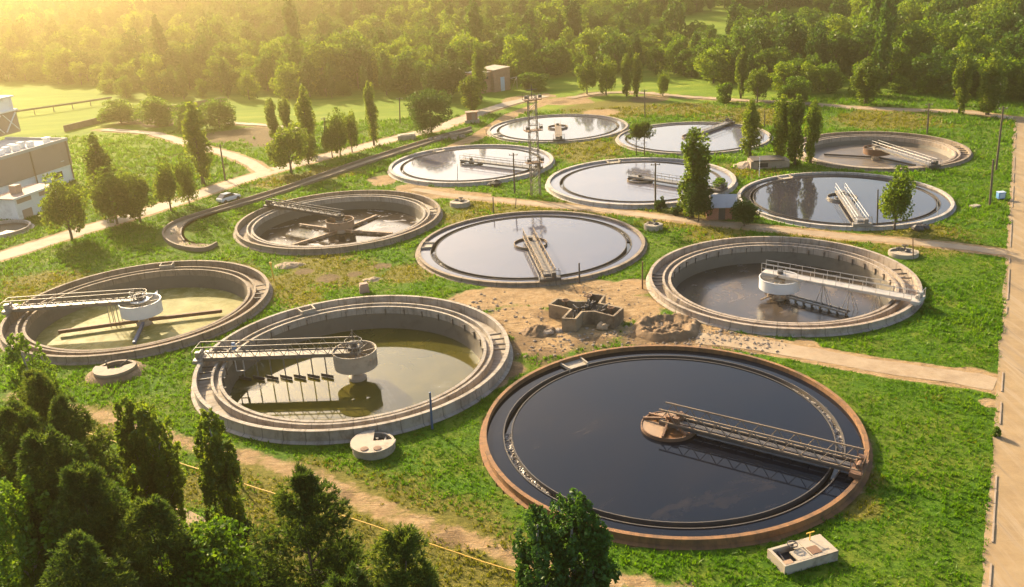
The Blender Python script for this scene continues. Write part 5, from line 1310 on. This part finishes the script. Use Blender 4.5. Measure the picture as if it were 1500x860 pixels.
for i, (k, tp, h, r, n, ls, lm, lab, cat, nm) in enumerate(FG):
    p = G(*tp, h); p.z = 0
    kw = dict(z0=0.05, nb=120, fat=0.2) if k == 'poplar' else dict(z0=0.1, nb=50, low=-0.6) if k == 'broad' else dict(z0=0.03, nl=12)
    proto('fg%d' % i, k, h, r, n, ls, 200 + i, lm, 'bark_pine' if k == 'pine' else 'bark_pale' if k == 'poplar' else 'bark', **kw)
    plant('fg%d' % i, p, h, r, nm, lab, cat)

# ------------------------------------------------------------------ forest
def forest_mesh(kind, h, r, n, ls, seed, lm, **kw):
    V, F, T = (crown_poplar if kind == 'poplar' else crown_broad)(h, r, n, ls, seed, **kw)
    tb = trunk_mb(h, 0.18, kind, seed, 0.85); tv = np.concatenate(tb.v)
    base = len(V); quads = [f for f in tb.f if len(f) == 4]; qa = np.array(quads) + base
    me = raw_mesh('forest_tree', np.vstack([V, tv]), [F, qa], [M[lm], M['bark']], {'tint': np.concatenate([T, np.full(len(qa), 0.3)])}, mat_idx=np.concatenate([np.zeros(len(F)), np.ones(len(qa))]))
    return me
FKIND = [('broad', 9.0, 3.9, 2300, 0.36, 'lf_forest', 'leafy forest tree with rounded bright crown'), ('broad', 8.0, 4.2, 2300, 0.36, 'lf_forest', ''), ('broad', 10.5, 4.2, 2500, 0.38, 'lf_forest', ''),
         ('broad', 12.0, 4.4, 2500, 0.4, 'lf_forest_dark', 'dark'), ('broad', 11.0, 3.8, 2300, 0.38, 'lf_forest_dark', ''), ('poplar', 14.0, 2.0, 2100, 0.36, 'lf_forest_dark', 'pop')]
FM = [forest_mesh(k, h, r, n, ls, 300 + i, lm, **({'z0': -0.08, 'nb': 34, 'low': -0.8} if k == 'broad' else {'nb': 34})) for i, (k, h, r, n, ls, lm, _) in enumerate(FKIND)]
EDGE = PL([(-700, 122), (-200, 119), (0, 120), (120, 126), (150, 136), (190, 149), (330, 148), (450, 150), (520, 146), (590, 152), (690, 132), (755, 128), (850, 114), (1000, 114), (1060, 132), (1150, 140), (1300, 143), (1400, 146), (1500, 152), (1640, 172), (2000, 215)])
eang = np.arctan2(EDGE[:, 0], EDGE[:, 1]); er = np.hypot(EDGE[:, 0], EDGE[:, 1]); oo = np.argsort(eang); eang, er = eang[oo], er[oo]
g = np.random.default_rng(77)
pts = []
for ring in range(400):
    pass
N = 26000
d = 200 + 800 * g.random(N) ** 0.75; a = np.radians(-40 + 80 * g.random(N))
x, y = d * np.sin(a), d * np.cos(a)
ok = d > np.interp(a, eang, er) + 3
clear = np.zeros(N, bool)
for (cpx, cpy, cr_) in ((1000, 46, 18), (1060, 44, 22), (1120, 42, 22), (1170, 40, 18)):
    c = G(cpx, cpy + 12); clear |= (np.hypot(x - c.x, (y - c.y) * 0.7) < cr_)
# a meadow glade at far left
ok &= ~clear
x, y, d, a = x[ok], y[ok], d[ok], a[ok]
# poisson-like thinning on a grid, spacing growing with distance
oo = np.argsort(d); keep = []; cell = {}
for i in oo:
    s = 4.6 + 0.006 * max(0, d[i] - 250)
    kx, ky = int(x[i] // 5), int(y[i] // 5); bad = False
    for ii in range(kx - 1, kx + 2):
        for jj in range(ky - 1, ky + 2):
            for j in cell.get((ii, jj), ()):
                if (x[i] - x[j]) ** 2 + (y[i] - y[j]) ** 2 < s * s: bad = True; break
            if bad: break
        if bad: break
    if not bad: cell.setdefault((kx, ky), []).append(i); keep.append(i)
keep = np.array(keep)
x, y, d, a = x[keep], y[keep], d[keep], a[keep]
NF = len(x)
edge_d = d - np.interp(a, eang, er)
nz = fnoise(x, y, 60.0, 3)
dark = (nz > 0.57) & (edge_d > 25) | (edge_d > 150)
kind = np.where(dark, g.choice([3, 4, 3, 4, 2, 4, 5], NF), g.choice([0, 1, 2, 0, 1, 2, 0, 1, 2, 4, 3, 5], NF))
sc = 0.62 + 0.8 * g.random(NF) ** 1.3
sc = np.where((edge_d < 12), sc * 0.85, sc)
z = hill_fn(x, y) - 0.1
rz = g.random(NF) * 6.28
px, py, dep = PJ(x, y, z + 5)
inv = (px > -20) & (px < 1520) & (py > -30)
order = np.argsort(np.where(inv, d, 1e9) - 0.0)
single = order[:290]
FLAB = {0: 'rounded bright green tree in the forest behind the tanks', 1: 'low wide bright green tree in the forest behind the tanks', 2: 'tall bright green tree in the forest behind the tanks', 3: 'large dark green tree in the forest behind the tanks', 4: 'rounded dark green tree in the forest behind the tanks', 5: 'pointed dark poplar rising from the forest behind the tanks'}
for i in single:
    k = int(kind[i])
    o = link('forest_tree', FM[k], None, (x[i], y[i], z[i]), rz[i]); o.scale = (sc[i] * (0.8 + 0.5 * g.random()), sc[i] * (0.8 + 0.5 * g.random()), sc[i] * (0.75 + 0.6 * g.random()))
    tag(o, FLAB[k], 'forest tree', 'forest trees behind the tanks, kind %s' % ['rounded bright', 'wide bright', 'tall bright', 'large dark', 'rounded dark', 'poplar'][k])
rest = np.setdiff1d(np.arange(NF), single)

def forest_stuff(name, idx, meshes, kinds):
    me = bpy.data.meshes.new(name); me.vertices.add(len(idx))
    me.vertices.foreach_set('co', np.stack([x[idx], y[idx], z[idx]], 1).astype(np.float32).ravel())
    for nm, v, ty in (('rz', rz[idx], 'FLOAT'), ('sc', np.stack([sc * (0.8 + 0.5 * RNG.random(NF)), sc * (0.8 + 0.5 * RNG.random(NF)), sc * (0.75 + 0.6 * RNG.random(NF))], 1)[idx], 'FLOAT_VECTOR'), ('kd', kinds[idx], 'INT')):
        at = me.attributes.new(nm, ty, 'POINT'); at.data.foreach_set('vector' if ty == 'FLOAT_VECTOR' else 'value', np.asarray(v, np.int32 if ty == 'INT' else np.float32).ravel())
    o = link(name, me); tag(o, kind='stuff')
    ng = bpy.data.node_groups.new('scatter_trees', 'GeometryNodeTree')
    ng.interface.new_socket('Geometry', in_out='INPUT', socket_type='NodeSocketGeometry'); ng.interface.new_socket('Geometry', in_out='OUTPUT', socket_type='NodeSocketGeometry')
    n = ng.nodes; l = ng.links; gi = n.new('NodeGroupInput'); go = n.new('NodeGroupOutput'); join = n.new('GeometryNodeJoinGeometry')
    def named(nm, ty):
        q = n.new('GeometryNodeInputNamedAttribute'); q.data_type = ty; q.inputs[0].default_value = nm; return q.outputs[0]
    for k, ob in meshes.items():
        mp = n.new('GeometryNodeMeshToPoints'); l.new(gi.outputs[0], mp.inputs[0])
        cmpn = n.new('FunctionNodeCompare'); cmpn.data_type = 'INT'; cmpn.operation = 'EQUAL'
        l.new(named('kd', 'INT'), cmpn.inputs[2]); cmpn.inputs[3].default_value = k; l.new(cmpn.outputs[0], mp.inputs[1])
        oi = n.new('GeometryNodeObjectInfo'); oi.inputs[0].default_value = ob; oi.inputs[1].default_value = True
        ip = n.new('GeometryNodeInstanceOnPoints'); l.new(mp.outputs[0], ip.inputs[0]); l.new(oi.outputs['Geometry'], ip.inputs[2])
        cx_ = n.new('ShaderNodeCombineXYZ'); l.new(named('rz', 'FLOAT'), cx_.inputs[2]); 
        l.new(cx_.outputs[0], ip.inputs['Rotation']); l.new(named('sc', 'FLOAT_VECTOR'), ip.inputs['Scale'])
        l.new(ip.outputs[0], join.inputs[0])
    l.new(join.outputs[0], go.inputs[0])
    md = o.modifiers.new('scatter', 'NODES'); md.node_group = ng
    return o
pro = {}
for k in range(6):
    pro[k] = next(bpy.data.objects[o.name] for o in COL.objects if o.name.startswith('forest_tree') and o.data == FM[k])
for o in pro.values(): pass
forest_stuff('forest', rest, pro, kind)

# ------------------------------------------------------------------ grass
def make_grass():
    g = np.random.default_rng(99)
    parts = []
    for (y0, y1, dens, s) in ((38, 75, 15.0, 0.20), (75, 110, 9.0, 0.25), (110, 150, 4.5, 0.33), (150, 215, 1.8, 0.48)):
        xr = lambda yy: 0.62 * yy + 12
        A = (2 * xr(y1)) * (y1 - y0); n = int(A * dens)
        xx = (g.random(n) * 2 - 1) * xr(y1); yy = y0 + (y1 - y0) * g.random(n)
        ppx, ppy, _ = PJ(xx, yy, 0 * xx)
        k = (ppx > -60) & (ppx < 1560) & (ppy < 940); xx, yy = xx[k], yy[k]
        dd = dirt_fn(xx, yy) + (fnoise(xx, yy, 1.8, 4) - 0.5) * 1.0
        td = tank_dist(xx, yy); dr = dist_pl(xx, yy, ROAD_EDGE + np.array((3.4, 0)))
        so_ = blob_fn(xx, yy, SOIL)
        k = (dd < 0.42) & (td > 0.45) & (dr > 3.15) & (so_ + 0.7 * g.random(len(xx)) < 0.8)
        for P_, w_ in ((CH1, 1.2), (CH2, 1.2)): k &= dist_pl(xx, yy, P_) > w_
        xx, yy = xx[k], yy[k]
        parts.append((xx, yy, np.full(len(xx), s)))
    X = np.concatenate([p[0] for p in parts]); Y = np.concatenate([p[1] for p in parts]); S = np.concatenate([p[2] for p in parts])
    n = len(X); dry = blob_fn(X, Y, DRYP) * 0.8 + 0.9 * fnoise(X, Y, 4.5, 4)
    isdry = (dry + 0.6 * (g.random(n) - 0.5)) > 0.87
    lush = fnoise(X + 400, Y, 6.0, 4)
    nz = (fnoise(X, Y, 3.0, 4) - 0.5) * 0.22
    for nm, sel, mt in (('grass', ~isdry, M['grass']), ('dry_grass', isdry, M['drygrass'])):
        x, y, s = X[sel], Y[sel], S[sel] * (0.55 + 0.9 * g.random(sel.sum())) * (0.5 + lush[sel] * 1.0) * (1.0 if nm == 'grass' else 0.85)
        m = len(x); nb = 5
        bx = np.repeat(x, nb) + g.normal(size=m * nb) * 0.12 * np.repeat(s, nb) * 2.5; by = np.repeat(y, nb) + g.normal(size=m * nb) * 0.12 * np.repeat(s, nb) * 2.5
        bs = np.repeat(s, nb) * (0.6 + 0.6 * g.random(m * nb)); a = g.random(m * nb) * 2 * PI; wd = bs * 0.22
        bz = np.repeat(nz[sel], nb) * 0.9 - 0.03
        lean = g.normal(size=(m * nb, 2)) * 0.45
        v0 = np.stack([bx - np.cos(a) * wd, by - np.sin(a) * wd, bz], 1); v1 = np.stack([bx + np.cos(a) * wd, by + np.sin(a) * wd, bz], 1)
        v2 = np.stack([bx + lean[:, 0] * bs, by + lean[:, 1] * bs, bz + bs], 1)
        V = np.stack([v0, v1, v2], 1).reshape(-1, 3)
        tint = np.clip(-0.12 + 0.45 * np.repeat(fnoise(x, y, 2.2, 3), nb) + 0.45 * np.repeat(fnoise(x * 3.0 + 0.25 * y, y * 0.35, 3.5, 3), nb) + 0.3 * g.random(m * nb), 0, 1)
        me = raw_mesh(nm, V, [np.arange(len(V)).reshape(-1, 3)], [mt], {'tint': tint})
        tag(link(nm, me), kind='stuff')
        print(nm, m)
make_grass()

# stones scattered over the bare earth
b = MB(); g2 = random.Random(4)
for i in range(700):
    cpt = g2.choice([(1090, 497, 3.0), (1050, 492, 3.0), (980, 500, 4), (960, 470, 3), (1120, 503, 2.5), (760, 470, 5), (700, 450, 3), (800, 500, 4), (850, 500, 3), (930, 485, 3), (900, 430, 5), (1000, 500, 3)])
    p = G(cpt[0], cpt[1]); xx = p.x + g2.gauss(0, cpt[2] * 0.6); yy = p.y + g2.gauss(0, cpt[2] * 0.5)
    if float(tank_dist(np.array(xx), np.array(yy))) < 0.7: continue
    b.rock((xx, yy, 0.03), 0.06 + 0.16 * g2.random() ** 2, i, 0.6)
tag(b.build('gravel', M['stone']), kind='stuff')

# ------------------------------------------------------------------ haze
hz = MB(); hz.box((0, 800, 60), (3200, 1900, 134))
hm = bpy.data.materials.new('haze'); hm.use_nodes = True
nt = hm.node_tree; nt.nodes.remove(nt.nodes['Principled BSDF'])
pv = nt.nodes.new('ShaderNodeVolumePrincipled')
pv.inputs['Color'].default_value = (1.0, 0.77, 0.38, 1); pv.inputs['Density'].default_value = 0.00076; pv.inputs['Anisotropy'].default_value = 0.88
nt.links.new(pv.outputs[0], nt.nodes['Material Output'].inputs['Volume'])
tag(hz.build('haze', hm), kind='stuff')
